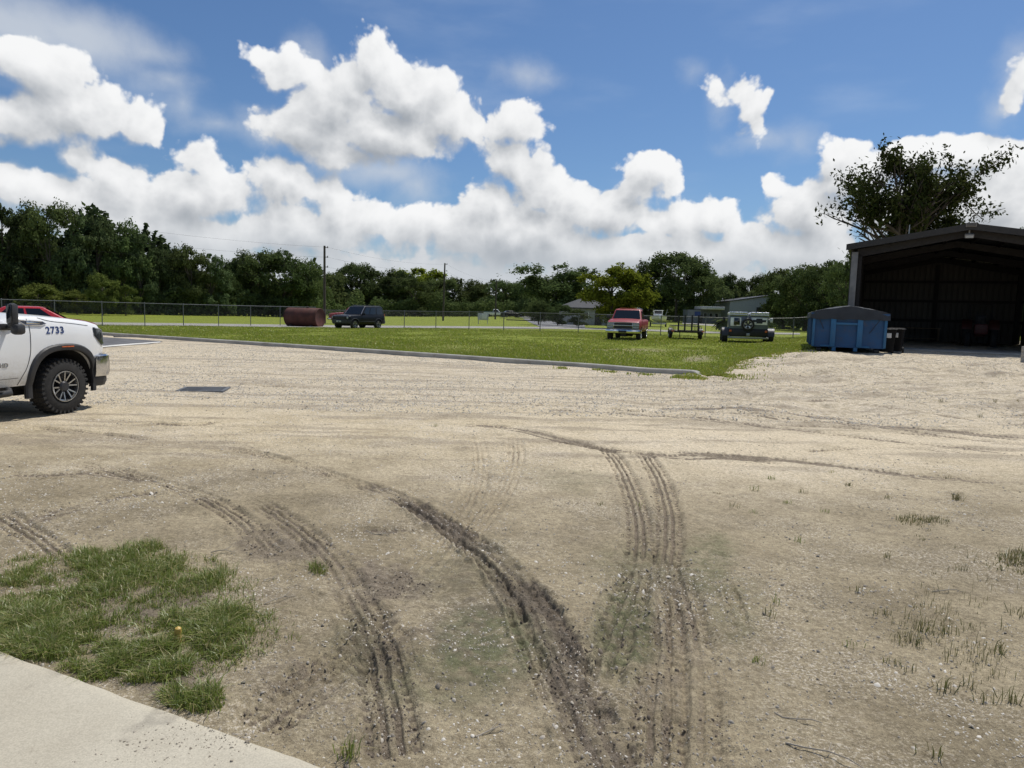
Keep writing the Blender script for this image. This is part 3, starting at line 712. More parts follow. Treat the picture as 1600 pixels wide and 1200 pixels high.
# foreground weed patch beside the slab
def patch(us, n, h0, h1, w, lean, mat, name, label, seed, thr=0.0, fscale=.35):
    g = np.random.default_rng(seed); X = []; Y = []; Q = []
    for u, v, ru, rv, k in us:
        c = gp(u, v); a = gp(u + ru, v); f = gp(u, v - rv); b = gp(u, v + rv); m_ = int(n * k)
        q = 1.25 * np.sqrt(g.uniform(0, 1, m_)); t = g.uniform(0, 2 * PI, m_); yy = c.y + q * np.sin(t) * np.where(np.sin(t) > 0, f.y - c.y, c.y - b.y)
        X.append(c.x + q * np.cos(t) * (a.x - c.x) + (yy - c.y) * c.x / c.y); Y.append(yy); Q.append(q)
    X = np.concatenate(X); Y = np.concatenate(Y); Q = np.concatenate(Q)
    d1 = fbm(X, Y, fscale, 4, .65, seed); d2 = fbm(X, Y, .10, 3, .6, seed + 50)
    pr = np.clip(.42 - thr + (1.5 if thr > -.2 else .95) * d1 + .7 * d2 - .55 * sstep(.45, 1.2, Q), 0, 1)
    kk = (g.uniform(0, 1, len(X)) < pr) & ~on_slab(X, Y)
    X, Y, d1, pr = X[kk], Y[kk], d1[kk], pr[kk]; H = (h0 + (h1 - h0) * g.uniform(0, 1, len(X)) ** 2.2) * np.clip(.45 + .9 * pr, .3, 1.3)
    me = blade_mesh(name, X, Y, gz(X, Y), H, w * g.uniform(.5, 1.5, len(X)), lean, [mat], seed)
    return add(name, me, kind='stuff', label=label, cat='grass')
patch([(120, 960, 160, 60, .9), (250, 930, 120, 60, .7), (310, 960, 60, 60, .35), (60, 920, 80, 40, .5), (60, 1000, 90, 26, .6), (160, 1030, 60, 24, .5), (330, 1000, 35, 30, .2), (230, 880, 50, 26, .25), (140, 890, 70, 24, .35), (200, 970, 190, 80, .8), (30, 960, 60, 70, .4), (300, 985, 80, 45, .8), (60, 1012, 100, 30, .8), (150, 1045, 60, 25, .5), (200, 1040, 80, 30, .6), (90, 985, 110, 40, .5)], 27000, .012, .080, .0042, 1.15, M_WEED, 'weedy_grass', 'patch of weedy green grass beside the pale slab', 41, -.34, .34)
patch([(300, 1100, 42, 20, 1.0)], 3000, .02, .08, .0045, 1.1, M_WEED, 'grass_tuft', 'dense round tuft of grass against the edge of the pale slab', 42, -.6)
patch([(440, 975, 40, 30, .5), (380, 940, 70, 50, .4), (500, 890, 14, 10, .2), (420, 1000, 60, 20, .3)], 3200, .015, .07, .004, 1.0, M_WEED, 'thin_weeds', 'thin scattered weeds between the grass patch and the wheel ruts', 43, .02)
patch([(1590, 875, 46, 24, 1.0)], 1700, .02, .08, .005, 1.0, M_DRY, 'yellow_green_weeds', 'low yellowish weed patch at the right edge of the dirt', 44, .0)
patch([(1440, 816, 34, 12, .8), (1450, 838, 22, 6, .3)], 900, .02, .06, .0055, 1.1, M_DRY, 'low_weeds', 'small spreading weed patch on the sand right of the tyre prints', 45, .0)
patch([(1450, 990, 60, 30, .25), (1540, 1020, 60, 40, .2), (1430, 960, 60, 60, .25), (1500, 920, 90, 60, .22)], 2600, .02, .09, .0032, .55, M_DRY, 'sparse_dry_grass', 'sparse dry grass stalks on the bare dirt at right', 46, .02)
# separate small tufts
def tuft(u, v, h, n, mat, seed, spread=.022):
    g = np.random.default_rng(seed); c = gp(u, v); X = g.normal(0, spread, n); Y = g.normal(0, spread, n)
    me = blade_mesh('weed_tuft', X, Y, gz(X + c.x, Y + c.y) - c.z, g.uniform(.5, 1.2, n) * h, .005 * np.ones(n), .65, [mat], seed)
    o = add('weed_tuft', me, label='small lone weed tuft on the bare sand', cat='weed', group='small weed tufts scattered on the bare sand'); o.location = (c.x, c.y, c.z)
    return o
for i, (u, v, h, n) in enumerate([(1495, 778, .10, 46), (1327, 758, .05, 34), (1204, 748, .06, 18), (1178, 765, .07, 16), (1255, 768, .06, 16), (1385, 776, .05, 14), (1230, 785, .05, 14), (1146, 790, .06, 12),
        (1475, 1080, .08, 20), (1560, 1020, .09, 22), (1510, 1075, .06, 10), (1580, 1100, .09, 18), (1420, 1050, .06, 12), (1200, 960, .08, 10), (1180, 1038, .05, 14), (1250, 845, .06, 12), (1530, 655, .10, 20), (1470, 630, .12, 24), (1555, 632, .12, 26), (1590, 630, .10, 18), (1420, 625, .10, 12),
        (545, 1190, .09, 40), (500, 893, .05, 30), (265, 870, .08, 24), (1000, 790, .05, 14), (940, 790, .05, 12), (1395, 1040, .05, 12), (1450, 1185, .07, 8), (1340, 925, .06, 8), (1210, 940, .07, 8), (680, 668, .06, 14), (1440, 985, .09, 20), (1480, 990, .08, 16), (1415, 1000, .07, 14), (1380, 960, .06, 12), (1330, 1010, .05, 12), (1500, 890, .06, 14), (1385, 870, .06, 12), (1290, 800, .05, 12), (1180, 800, .05, 10), (1480, 745, .05, 12), (1540, 1100, .08, 14), (1590, 960, .08, 16), (1120, 770, .04, 10), (1300, 738, .05, 12)]):
    tuft(u, v, h, n, [M_WEED, M_DRY][i % 3 == 1 or u > 1380], 200 + i)

# ------------------------------------------------------------------ shell bits, stones, clods, twigs
def bits(name, X, Y, size, flat, mat, seed, label, zoff=.0, cat='stones', sides=6):
    g = np.random.default_rng(seed); n = len(X); s = size
    k = sides; t = np.arange(k) / k * 2 * PI
    rad = s[:, None] * g.uniform(.6, 1.25, (n, k)); ph = g.uniform(0, 2 * PI, n)[:, None]
    st = g.uniform(.5, 1, n)[:, None]
    rx = rad * np.cos(t[None]) ; ry = rad * np.sin(t[None]) * st
    cx = rx * np.cos(ph) - ry * np.sin(ph); cy = rx * np.sin(ph) + ry * np.cos(ph)
    tx, ty = g.normal(0, .28, (2, n, 1)); zt = cx * tx + cy * ty
    z0 = gz(X, Y)[:, None] + zoff
    V = np.zeros((n, 2 * k + 1, 3))
    V[:, :k] = np.stack([X[:, None] + cx, Y[:, None] + cy, z0 + zt - s[:, None] * .1], -1)
    V[:, k:2 * k] = np.stack([X[:, None] + cx * .72, Y[:, None] + cy * .72, z0 + zt + s[:, None] * flat], -1)
    V[:, 2 * k] = np.stack([X, Y, z0[:, 0] + s * flat * 1.2], -1)
    b = np.arange(n)[:, None] * (2 * k + 1); tri = []
    for j in range(k):
        j2 = (j + 1) % k
        tri += [b + [[j, j2, k + j2]], b + [[j, k + j2, k + j]], b + [[k + j, k + j2, 2 * k]]]
    me = np_mesh(name, V.reshape(-1, 3), np.concatenate(tri), [mat], False, {'rv': ('FLOAT', np.repeat(g.uniform(0, 1, n), 2 * k + 1))})
    return add(name, me, kind='stuff', label=label, cat=cat)
def bit_mat(name, a, b):
    m, nt, bs = new_mat(name); at = nd(nt, 'ShaderNodeAttribute', attribute_name='rv')
    nt.links.new(mixc(nt, at.outputs['Fac'], a, b), bs.inputs['Base Color']); bs.inputs['Roughness'].default_value = .8; bs.inputs['Specular IOR Level'].default_value = .25; return m
M_SHELL = bit_mat('broken_shell', (.36, .32, .26), (.66, .62, .55)); M_STONE = bit_mat('small_stone', (.20, .175, .14), (.42, .38, .32)); M_CLOD = bit_mat('mud_clod', (.075, .06, .047), (.16, .13, .10))
def scatter(n, seed, r0=1.9, r1=24, pw=1.0):
    g = np.random.default_rng(seed); rr = np.exp(np.log(r0) + (np.log(r1) - np.log(r0)) * g.uniform(0, 1, n) ** pw); a = g.uniform(-.72, .72, n)
    return np.sin(a) * rr, np.cos(a) * rr, rr, g
X, Y, rr, g = scatter(150000, 71, 2.0, 22, .72)
dens = fbm(X, Y, 1.1, 4, .6, 12) + .25 * fbm(X, Y, .3, 3, .6, 15) + .20 * (X < 0) * (Y > 3.5) - .12 * (X > .5) * (Y > 6.5) + .10 * (X > 2.5) * (Y < 6)
kk = (dens > g.uniform(.02, .62, len(X))) & ~on_slab(X, Y); kk &= (rr > 3.4) | (g.uniform(0, 1, len(rr)) < .35)
X, Y, rr = X[kk], Y[kk], rr[kk]
bits('shell_fragments', X, Y, (g.gamma(1.5, .0018, len(X)) + .0016) * (1 + .035 * rr), .22, M_SHELL, 72, 'broken white shell pieces strewn over the sandy lot')
X, Y, rr, g = scatter(60000, 73, 2.0, 20, .9); kk = (fbm(X, Y, .8, 4, .6, 19) > g.uniform(-.3, .4, len(X))) & ~on_slab(X, Y); X, Y, rr = X[kk], Y[kk], rr[kk]
bits('small_stones', X, Y, (g.gamma(1.5, .0016, len(X)) + .0015) * (1 + .035 * rr), .5, M_STONE, 74, 'small brown stones and grit lying on the dirt')
# gravel of the yard in front of the shed and along the far side of the lot
g = np.random.default_rng(75); n = 60000; X = g.uniform(-14, 24, n); Y = 12 + 18 * g.uniform(0, 1, n) ** 1.2
kk = (np.hypot(X, Y) < lawn_r(np.arctan2(X, Y)) - .15) & (fbm(X, Y, 1.4, 3, .6, 29) > g.uniform(-.45, .25, n)); X, Y = X[kk], Y[kk]
bits('gravel', X, Y, g.uniform(.010, .024, len(X)), .4, bit_mat('crushed_stone', (.24, .22, .185), (.55, .52, .47)), 76, 'crushed grey gravel spread over the far side of the lot', sides=5)
# clods thrown out along the ruts
zi = np.nonzero((np.clip(mud, 0, 1) > .5) & (trk > .12) & (r < 9))[0]; g = np.random.default_rng(77)
ch = zi[g.integers(0, len(zi), 5200)]; X = x[ch] + g.normal(0, .035, len(ch)); Y = y[ch] + g.normal(0, .035, len(ch))
bits('mud_clods', X, Y, g.gamma(1.4, .0019, len(X)) + .0016, .6, M_CLOD, 78, 'dark crumbled mud clods lying along the tyre ruts', cat='mud')
# dirt walked and driven onto the slab corner
g = np.random.default_rng(79); n = 900; c0_ = gp(370, 1160); X = c0_.x + g.normal(0, .22, n); Y = c0_.y + g.normal(0, .10, n) + (X - c0_.x) * .3
kk = on_slab(X, Y); X, Y = X[kk], Y[kk]; _gz = gz
gz = lambda a, b: np.full(np.shape(a), .05)
bits('dirt_crumbs', X, Y, g.gamma(1.3, .0016, len(X)) + .0008, .3, bit_mat('dry_crumb', (.20, .17, .13), (.36, .32, .26)), 80, 'dry dirt crumbs tracked onto the corner of the pale slab', cat='dirt')
gz = _gz
# twigs
for i, (u, v, ang, ln) in enumerate([(765, 1150, .5, .14), (1290, 1190, -.6, .3), (440, 940, .8, .2), (425, 905, 1.0, .12), (545, 1000, 1.3, .10), (590, 835, -.3, .22), (1245, 1130, -.5, .2), (1480, 925, -.1, .2), (350, 866, .1, .16)]):
    p = gp(u, v); mb = MB(); pts = [Vector((math.cos(ang) * ln * t + .01 * math.sin(t * 7 + i), math.sin(ang) * ln * t, .012 + .012 * math.sin(t * 5 + i))) for t in [-.5, -.25, 0, .25, .5]]
    mb.tube(pts, .004, 5, .0022); mb.tube([pts[2], pts[2] + Vector((.03, .04, .015))], .0025, 5, .0015)
    o = mb.build('twig', simple('dry_twig', (.38, .33, .26), .85) if i == 0 else bpy.data.materials['dry_twig'], label='thin dry twig lying on the dirt', cat='twig', group='dry twigs lying on the dirt'); o.location = (p.x, p.y, float(gz(p.x, p.y)))
# ------------------------------------------------------------------ trees
def foliage_mat(name, a, b, c, tr=.28):
    m, nt, bs = new_mat(name); co = objco(nt); at = nd(nt, 'ShaderNodeAttribute', attribute_name='rv'); oi = nd(nt, 'ShaderNodeObjectInfo')
    col = mixc(nt, at.outputs['Fac'], a, b); col = mixc(nt, maprange(nt, noise(nt, co, .9, 4, .6), .45, .7), col, c)
    hs = nd(nt, 'ShaderNodeHueSaturation', {'Color': col}); nt.links.new(maprange(nt, oi.outputs['Random'], 0, 1, .49, .515, False), hs.inputs['Hue']); nt.links.new(maprange(nt, mth(nt, 'FRACT', mth(nt, 'MULTIPLY', oi.outputs['Random'], 7.3)), 0, 1, .75, 1.5, False), hs.inputs['Value'])
    df = nd(nt, 'ShaderNodeBsdfDiffuse', {'Color': hs.outputs[0]}); t_ = nd(nt, 'ShaderNodeBsdfTranslucent', {'Color': hs.outputs[0]})
    mx_ = nd(nt, 'ShaderNodeMixShader', {0: tr, 1: df.outputs[0], 2: t_.outputs[0]}); nt.links.new(mx_.outputs[0], nt.nodes['Material Output'].inputs[0]); return m
M_OAK = foliage_mat('oak_leaves', (.060, .084, .030), (.115, .145, .050), (.088, .108, .044), .30)
M_PINE = foliage_mat('pine_leaves', (.054, .080, .034), (.100, .128, .054), (.080, .104, .036), .28)
M_YEL = foliage_mat('yellow_green_leaves', (.15, .195, .022), (.24, .285, .036), (.13, .17, .024), .34)
M_OLIVE = foliage_mat('olive_leaves', (.070, .088, .022), (.125, .145, .036), (.085, .105, .030), .3)
M_BIGLEAF = foliage_mat('broad_leaves', (.030, .045, .014), (.060, .075, .022), (.045, .055, .02), .22)
M_BARK = simple('bark', (.085, .070, .055), .95, var=.35, scale=4, bump=.8, bscale=18)
def leaf_cloud(P, Nn, size, g, aspect=.75):
    n = len(P); nn = Nn + g.normal(0, .55, (n, 3)); nn /= np.linalg.norm(nn, axis=1)[:, None] + 1e-9
    t = np.cross(nn, g.normal(0, 1, (n, 3))); t /= np.linalg.norm(t, axis=1)[:, None] + 1e-9; b = np.cross(nn, t)
    s = (size * g.uniform(.55, 1.35, n))[:, None]
    V = np.stack([P - t * s, P - b * s * aspect * .8 + t * s * .1, P + t * s, P + b * s * aspect + t * s * .15], 1)
    F = np.arange(n * 4).reshape(n, 4)
    return V.reshape(-1, 3), F, np.repeat(g.uniform(0, 1, n), 4)
def crown_mesh(name, kind, seed, n=5200, leaf=.030, mat=None):
    """unit tree: height 1, crown half-width about .5"""
    g = np.random.default_rng(seed); L = []
    if kind == 'oak':
        for i in range(26):
            zc = g.uniform(.12, .86); wmax = .42 * math.sqrt(max(0, 1 - ((zc - .50) / .48) ** 2)); a = g.uniform(0, 2 * PI); q = math.sqrt(g.uniform(0, 1)) * wmax
            L.append((q * math.cos(a), q * math.sin(a), zc, g.uniform(.11, .20)))
        L.append((g.uniform(-.1, .1), 0, .88, .11))
    elif kind == 'tall':
        for i in range(30):
            zc = g.uniform(.06, .90); wmax = .46 * (1.05 - zc) ** .5; a = g.uniform(0, 2 * PI); q = math.sqrt(g.uniform(0, 1)) * wmax
            L.append((q * math.cos(a), q * math.sin(a), zc, g.uniform(.09, .16)))
        for i in range(3): L.append((g.uniform(-.12, .12), g.uniform(-.1, .1), .93 - .03 * i, .05))
    else:
        for i in range(24):
            zc = g.uniform(.10, .84); wmax = .42 * math.sqrt(max(0, 1 - ((zc - .46) / .50) ** 2)); a = g.uniform(0, 2 * PI); q = math.sqrt(g.uniform(0, 1)) * wmax
            L.append((q * math.cos(a), q * math.sin(a), zc, g.uniform(.11, .18)))
        L.append((0, 0, .86, .12))
    L = np.array(L); w = L[:, 3] ** 2; w /= w.sum(); C = []; Rn = []; S = []
    for i, l in enumerate(L):
        m_ = max(6, int(190 * w[i] * 2.6)); d = g.normal(0, 1, (m_, 3)); d /= np.linalg.norm(d, axis=1)[:, None]; d[:, 2] = np.where(d[:, 2] < -.3, -d[:, 2] * .5, d[:, 2])
        rad = l[3] * g.uniform(.55, 1.12, m_)[:, None]; C.append(l[:3] + d * rad * [1, 1, .8]); Rn.append(d); S.append(np.full(m_, l[3] * .26))
    C = np.concatenate(C); Rn = np.concatenate(Rn); S = np.concatenate(S)
    k = g.integers(0, len(C), n); d = g.normal(0, 1, (n, 3)); P = C[k] + d * S[k][:, None] * .62; Nn = Rn[k] * .8 + np.array([0, 0, .5])
    ok = P[:, 2] > .03; P, Nn = P[ok], Nn[ok]
    V, F, rv = leaf_cloud(P, Nn, leaf, g)
    return np_mesh(name, V, F, [mat], False, {'rv': ('FLOAT', rv)}), C
def trunk_mesh(seed, C):
    g = np.random.default_rng(seed); mb = MB()
    mb.tube([(0, 0, -.03), (.004, .002, .12), (.01, -.006, .3), (.0, .01, .55), (.005, 0, .8)], .026, 8, .006)
    for i in range(9):
        c = C[g.integers(0, len(C))]; z0 = min(.6, max(.15, c[2] * g.uniform(.4, .7)))
        mb.tube([(0, 0, z0), (c[0] * .5, c[1] * .5, z0 + (c[2] - z0) * .65), tuple(c)], .010, 6, .002)
    o = mb.build('trunk_proto', M_BARK); me = o.data; bpy.data.objects.remove(o); return me
VAR = {}
for kind, mat, cnt in (('oak', M_OAK, 6), ('tall', M_PINE, 6), ('yel', M_YEL, 3), ('oli', M_OLIVE, 2)):
    VAR[kind] = []
    for i in range(cnt):
        cm, C = crown_mesh('crown', kind, 300 + i * 7 + len(kind), 14000 if kind != 'yel' else 20000, .0165 if kind != 'yel' else .018, mat); VAR[kind].append((cm, trunk_mesh(400 + i, C)))
trnd = random.Random(3)
def ordinal(i):
    w = ['first', 'second', 'third', 'fourth', 'fifth', 'sixth', 'seventh', 'eighth', 'ninth', 'tenth', 'eleventh', 'twelfth', 'thirteenth']
    return w[i] if i < len(w) else f'{i + 1}th'
def tree(u, vtop, Y, wpx, kind, label, group=None, name='leafy_tree', k=None):
    p = px(u, Y); H = zat(u, vtop, Y) - p.z; W = 1.16 * wpx * Y / FPX
    cm, tm = VAR[kind][trnd.randrange(len(VAR[kind])) if k is None else k]
    t = empty(name, p, trnd.uniform(0, 6.28), label, 'tree', group)
    c = add('crown', cm, t); c.scale = (W, W, H)
    tk = add('trunk', tm, t); tk.scale = (min(W, H) , min(W, H), H)
    return t
LW = [(-40, 318, 92, 95), (8, 310, 95, 90), (45, 330, 99, 70), (80, 316, 97, 78), (118, 325, 99, 78), (154, 336, 100, 76), (190, 345, 102, 72), (220, 360, 103, 56), (245, 384, 106, 46)]
for i, q in enumerate(LW): tree(*q, 'tall' if i % 3 else 'oak', f'tall dark tree, {ordinal(i)} from the left in the high wood at left', 'trees of the high wood at left')
MW = [(270, 387, 110, 60), (300, 383, 109, 66), (330, 392, 111, 58), (352, 418, 114, 36)]
for i, q in enumerate(MW): tree(*q, 'oak' if i % 2 else 'tall', f'dark tree, {ordinal(i)} from the left just right of the high wood', 'trees of the clump right of the high wood')
NW = [(372, 403, 121, 56), (404, 391, 120, 66), (444, 387, 121, 96), (480, 404, 123, 50), (497, 416, 130, 26)]
for i, q in enumerate(NW): tree(*q, 'oak', f'dark round tree, {ordinal(i)} from the left behind the rusty tank', 'trees of the clump behind the rusty tank')
CW = [(530, 426, 179, 60), (556, 410, 182, 60), (592, 421, 186, 66), (624, 421, 187, 56), (648, 432, 179, 60), (690, 434, 193, 56), (722, 432, 195, 62), (752, 441, 199, 56)]
for i, q in enumerate(CW): tree(*q, 'oak', f'mid dark tree, {ordinal(i)} from the left between the tallest and farthest pole', 'trees of the row between the first and third pole')
EW = [(786, 438, 190, 50), (812, 442, 193, 50), (838, 432, 179, 50)]
for i, q in enumerate(EW): tree(*q, 'oak', f'low dark tree, {ordinal(i)} from the farthest pole towards the round oak', 'low trees right of the third pole')
tree(657, 415, 214, 90, 'yel', 'yellow green treetop showing above the darker trees left of the middle pole')
tree(868, 410, 150, 118, 'oak', 'big round dark oak behind the house with the grey hip roof', k=2)
tree(905, 436, 158, 50, 'oak', 'small dark tree at the right foot of the big round oak')
tree(955, 413, 76, 118, 'yel', 'bright yellow green tree behind the red pickup truck', k=1)
tree(1056, 394, 150, 104, 'oak', 'tall dark open crowned tree right of the bright yellow green tree', k=3)
RW = [(1014, 409, 158, 60), (1092, 412, 155, 70), (1116, 428, 172, 50), (1142, 426, 174, 52), (1170, 430, 176, 52), (1196, 428, 172, 56), (1224, 416, 108, 72), (1258, 408, 98, 84), (1290, 403, 90, 86), (1318, 392, 82, 64)]
for i, q in enumerate(RW): tree(*q, 'oak', f'dark tree, {ordinal(i)} from the left behind the grey buildings', 'trees of the wood behind the grey buildings')
tree(1582, 352, 74, 60, 'oak', 'treetop peeping over the right roof slope of the open shed')
# shrubs in front of the woods
def shrub_row(lst, label, group, kind='oak'):
    for i, (u, v, Y, w_) in enumerate(lst): tree(u, v, Y, w_, kind, label.format(ordinal(i)), group, name='shrub')
shrub_row([(160, 425, 90, 46), (196, 442, 92, 40), (60, 440, 88, 60), (120, 452, 90, 44)], 'lighter green shrub, {} of those at the foot of the high wood', 'lighter shrubs at the foot of the high wood', 'oli')
shrub_row([(842, 468, 88, 44), (872, 474, 86, 40), (905, 482, 84, 36)], 'grey green shrub, {} from the left in front of the hip roofed house', 'shrubs in front of the hip roofed house')
# understory and the wood behind: masses nobody could count
def mass(name, pts, n, h0, h1, depth, leaf, mat, seed, label):
    g = np.random.default_rng(seed); P = np.array([tuple(px(u, Y)) for u, Y in pts]); k = g.uniform(0, len(P) - 1.001, n); i = k.astype(int); f = (k - i)[:, None]
    B = P[i] * (1 - f) + P[i + 1] * f; B[:, 1] += g.uniform(0, depth, n); H = h0 + (h1 - h0) * (.5 + fbm(B[:, 0], B[:, 1], 5, 4, .6, seed)); B[:, 2] += np.clip(H, .4, 99) * g.uniform(0, 1, n) ** .8
    V, F, rv = leaf_cloud(B, np.tile([0, -.4, .7], (n, 1)), leaf, g); me = np_mesh(name, V, F, [mat], False, {'rv': ('FLOAT', rv)})
    return add(name, me, kind='stuff', label=label, cat='undergrowth')
mass('undergrowth', [(-120, 92), (0, 95), (150, 99), (300, 107), (450, 124), (600, 170), (700, 184), (830, 172), (960, 156), (1090, 160), (1200, 172), (1215, 112), (1340, 86)], 52000, 1.6, 5.6, 3.0, .24, M_OAK, 501, 'dark undergrowth along the foot of the woods beyond the field')
mass('far_wood', [(-120, 106), (0, 108), (150, 112), (300, 122), (450, 138), (600, 195), (700, 212), (830, 208), (960, 186), (1100, 184), (1250, 140), (1345, 108)], 60000, 4, 11, 8.0, .5, M_OAK, 502, 'dense dark wood filling the gaps behind the nearer trees')

mass('far_wood', [(-120, 100), (0, 103), (90, 106), (180, 108), (235, 112)], 26000, 7, 15, 7.0, .42, M_PINE, 503, 'dense dark wood filling the gaps of the high wood at left')
mass('far_wood', [(1345, 108), (1500, 104), (1700, 98), (2100, 80), (2600, 60)], 36000, 5, 11, 9.0, .45, M_OAK, 504, 'dense dark wood beyond the gravel yard to the right of the shed')
# the large leaved tree behind the shed: real limbs, leaves on the twigs, sky showing through
def big_tree():
    Y = 53.0; base = px(1404, Y); t = empty('broad_leaved_tree', base, 0, 'large open crowned tree with big leaves rising behind the open shed', 'tree'); t.scale = (.88, .88, 1.09)
    g = np.random.default_rng(77); r_ = random.Random(21); mb = MB(); tips = []
    H = zat(1432, 224, Y) - base.z
    def limb(p, d, ln, rad, lvl):
        if lvl >= 2 and (p.x > 5.2 or p.x < -6.4): return
        pts = [p]; q = p.copy(); dd2 = d.copy()
        for i in range(4):
            dd2 = (dd2 + Vector((r_.gauss(0, .14), r_.gauss(0, .14), r_.gauss(.03, .10)))).normalized(); q = q + dd2 * ln / 4; pts.append(q.copy())
            if lvl >= 2: tips.append((q.copy(), dd2.copy(), lvl))
        mb.tube(pts, rad, 6 if lvl else 9, rad * .5)
        if lvl < 4:
            for k in range((5, 4, 3, 3)[lvl]):
                s_ = r_.uniform(.35, 1.0); b_ = pts[min(4, max(1, int(s_ * 4)))]
                side = Vector((r_.gauss(0, 1), r_.gauss(0, 1), r_.gauss(.25, .5))).normalized(); nd_ = (dd2 * .62 + side * .80).normalized()
                limb(b_, nd_, ln * r_.uniform(.58, .80), rad * .55, lvl + 1)
    mb.tube([Vector((0, 0, -.3)), Vector((.05, 0, 2)), Vector((-.05, .1, 4.2))], .36, 10, .26)
    top = Vector((-.05, .1, 4.2))
    for d, ln in ((Vector((-.66, 0, .72)), 4.2), (Vector((-.35, .3, .9)), 4.9), (Vector((.02, -.2, 1)), 5.3), (Vector((.36, .2, .92)), 5.0), (Vector((.70, -.1, .68)), 4.0), (Vector((.1, .6, .8)), 4.4), (Vector((-.55, -.4, .75)), 4.3)):
        limb(top, d.normalized(), ln, .17, 1)
    mb.build('trunk', M_BARK, t)
    P = []; Nn = []
    for (q, d, lvl) in tips:
        if q.z > H * 1.02 or q.z < 3.0 or q.x > 6.3 or q.x < -7.2: continue
        if fbm(np.array([q.x + 30]), np.array([q.z * 1.3 + q.y]), 2.2, 3, .6, 7)[0] < -.26: continue
        for k in range(26 if lvl == 4 else 7):
            P.append(np.array(q) + g.normal(0, .34, 3)); Nn.append(np.array([0, -.2, .7]))
    P = np.array(P); Nn = np.array(Nn); print('big tree leaves', len(P), 'H', H, P.min(0), P.max(0))
    # drop to the crown envelope seen in the photograph
    V, F, rv = leaf_cloud(P, Nn, .175, g, .55)
    add('crown', np_mesh('crown', V, F, [M_BIGLEAF], False, {'rv': ('FLOAT', rv)}), t)
    return t
BT = big_tree()
# palm by the grey buildings
pp = px(1133, 72); t = empty('palm_tree', pp, 0, 'small bushy palm in front of the grey metal building', 'palm')
mb = MB(); mb.tube([(0, 0, -.1), (.03, 0, .5), (0, .02, 1.0)], .16, 8, .13); mb.build('trunk', M_BARK, t)
Vp = []; Fp = []; g = np.random.default_rng(8)
for k in range(46):
    a = g.uniform(0, 2 * PI); up = g.uniform(.15, 1.3); ln = g.uniform(1.0, 1.6); pts = [np.array([math.cos(a) * ln * s * math.cos(up * (1 - .6 * s)), math.sin(a) * ln * s * math.cos(up * (1 - .6 * s)), 1.0 + ln * s * math.sin(up) - 1.1 * s * s]) for s in (0, .35, .7, 1)]
    sd_ = np.array([-math.sin(a), math.cos(a), 0])
    for j, wd_ in enumerate((.06, .26, .22, .02)): Vp += [pts[j] - sd_ * wd_ + [0, 0, -.05], pts[j] + sd_ * wd_ + [0, 0, -.05]]
    b = len(Vp) - 8
    for j in range(3): Fp.append((b + 2 * j, b + 2 * j + 1, b + 2 * j + 3, b + 2 * j + 2))
add('crown', np_mesh('crown', np.array(Vp), np.array(Fp), [M_OAK], False, {'rv': ('FLOAT', g.uniform(0, 1, len(Vp)))}), t)
# ------------------------------------------------------------------ vehicles
def paint(name, col, rough=.28, coat=.8, metal=0.0):
    return simple(name, col, rough, metal, var=.05, scale=2.5, coat=coat)
M_WHITE = simple('white_paint', (.80, .80, .79), .3, 0, var=.015, scale=1, coat=.7); M_RED = simple('red_paint', (.25, .007, .009), .45, 0, var=.05, coat=.2); M_BLACK = simple('black_paint', (.006, .007, .010), .35, 0, var=.05, coat=.12, spec=.2)
M_DKPL = simple('dark_plastic', (.030, .030, .032), .55, var=.2, scale=6, spec=.4)
M_RUB = simple('tyre_rubber', (.022, .021, .020), .85, var=.3, scale=10, bump=.2, bscale=60, dirt=(.10, .085, .065, .35))
M_CHROME = simple('chrome', (.62, .62, .63), .16, 1.0, var=.05); M_ALLOY = simple('machined_alloy', (.44, .44, .44), .36, 1.0, var=.06)
M_GUN = simple('gunmetal', (.05, .05, .055), .45, .5, var=.1); M_GLASS = glass_mat('tinted_glass'); M_LENS = glass_mat('lamp_lens', (.30, .32, .34), .08); M_DLENS = glass_mat('smoked_lens', (.03, .033, .036), .06)
M_STEEL = simple('galvanised_steel', (.34, .35, .35), .5, .7, var=.15); M_BSTEEL = simple('black_steel', (.018, .018, .02), .5, .2, var=.3, scale=5)
M_ORANGE = simple('amber_lens', (.55, .12, .03), .3); M_SEAM = simple('panel_gap', (.012, .012, .012), .9)
def lerp(a, b, t): return a + (b - a) * t
SF = np.array([0, .07, .22, .48, .74, .88, .95, .985, 1.0]); SY = np.array([.945, .972, .993, 1.0, .988, .968, .944, .918, .88])
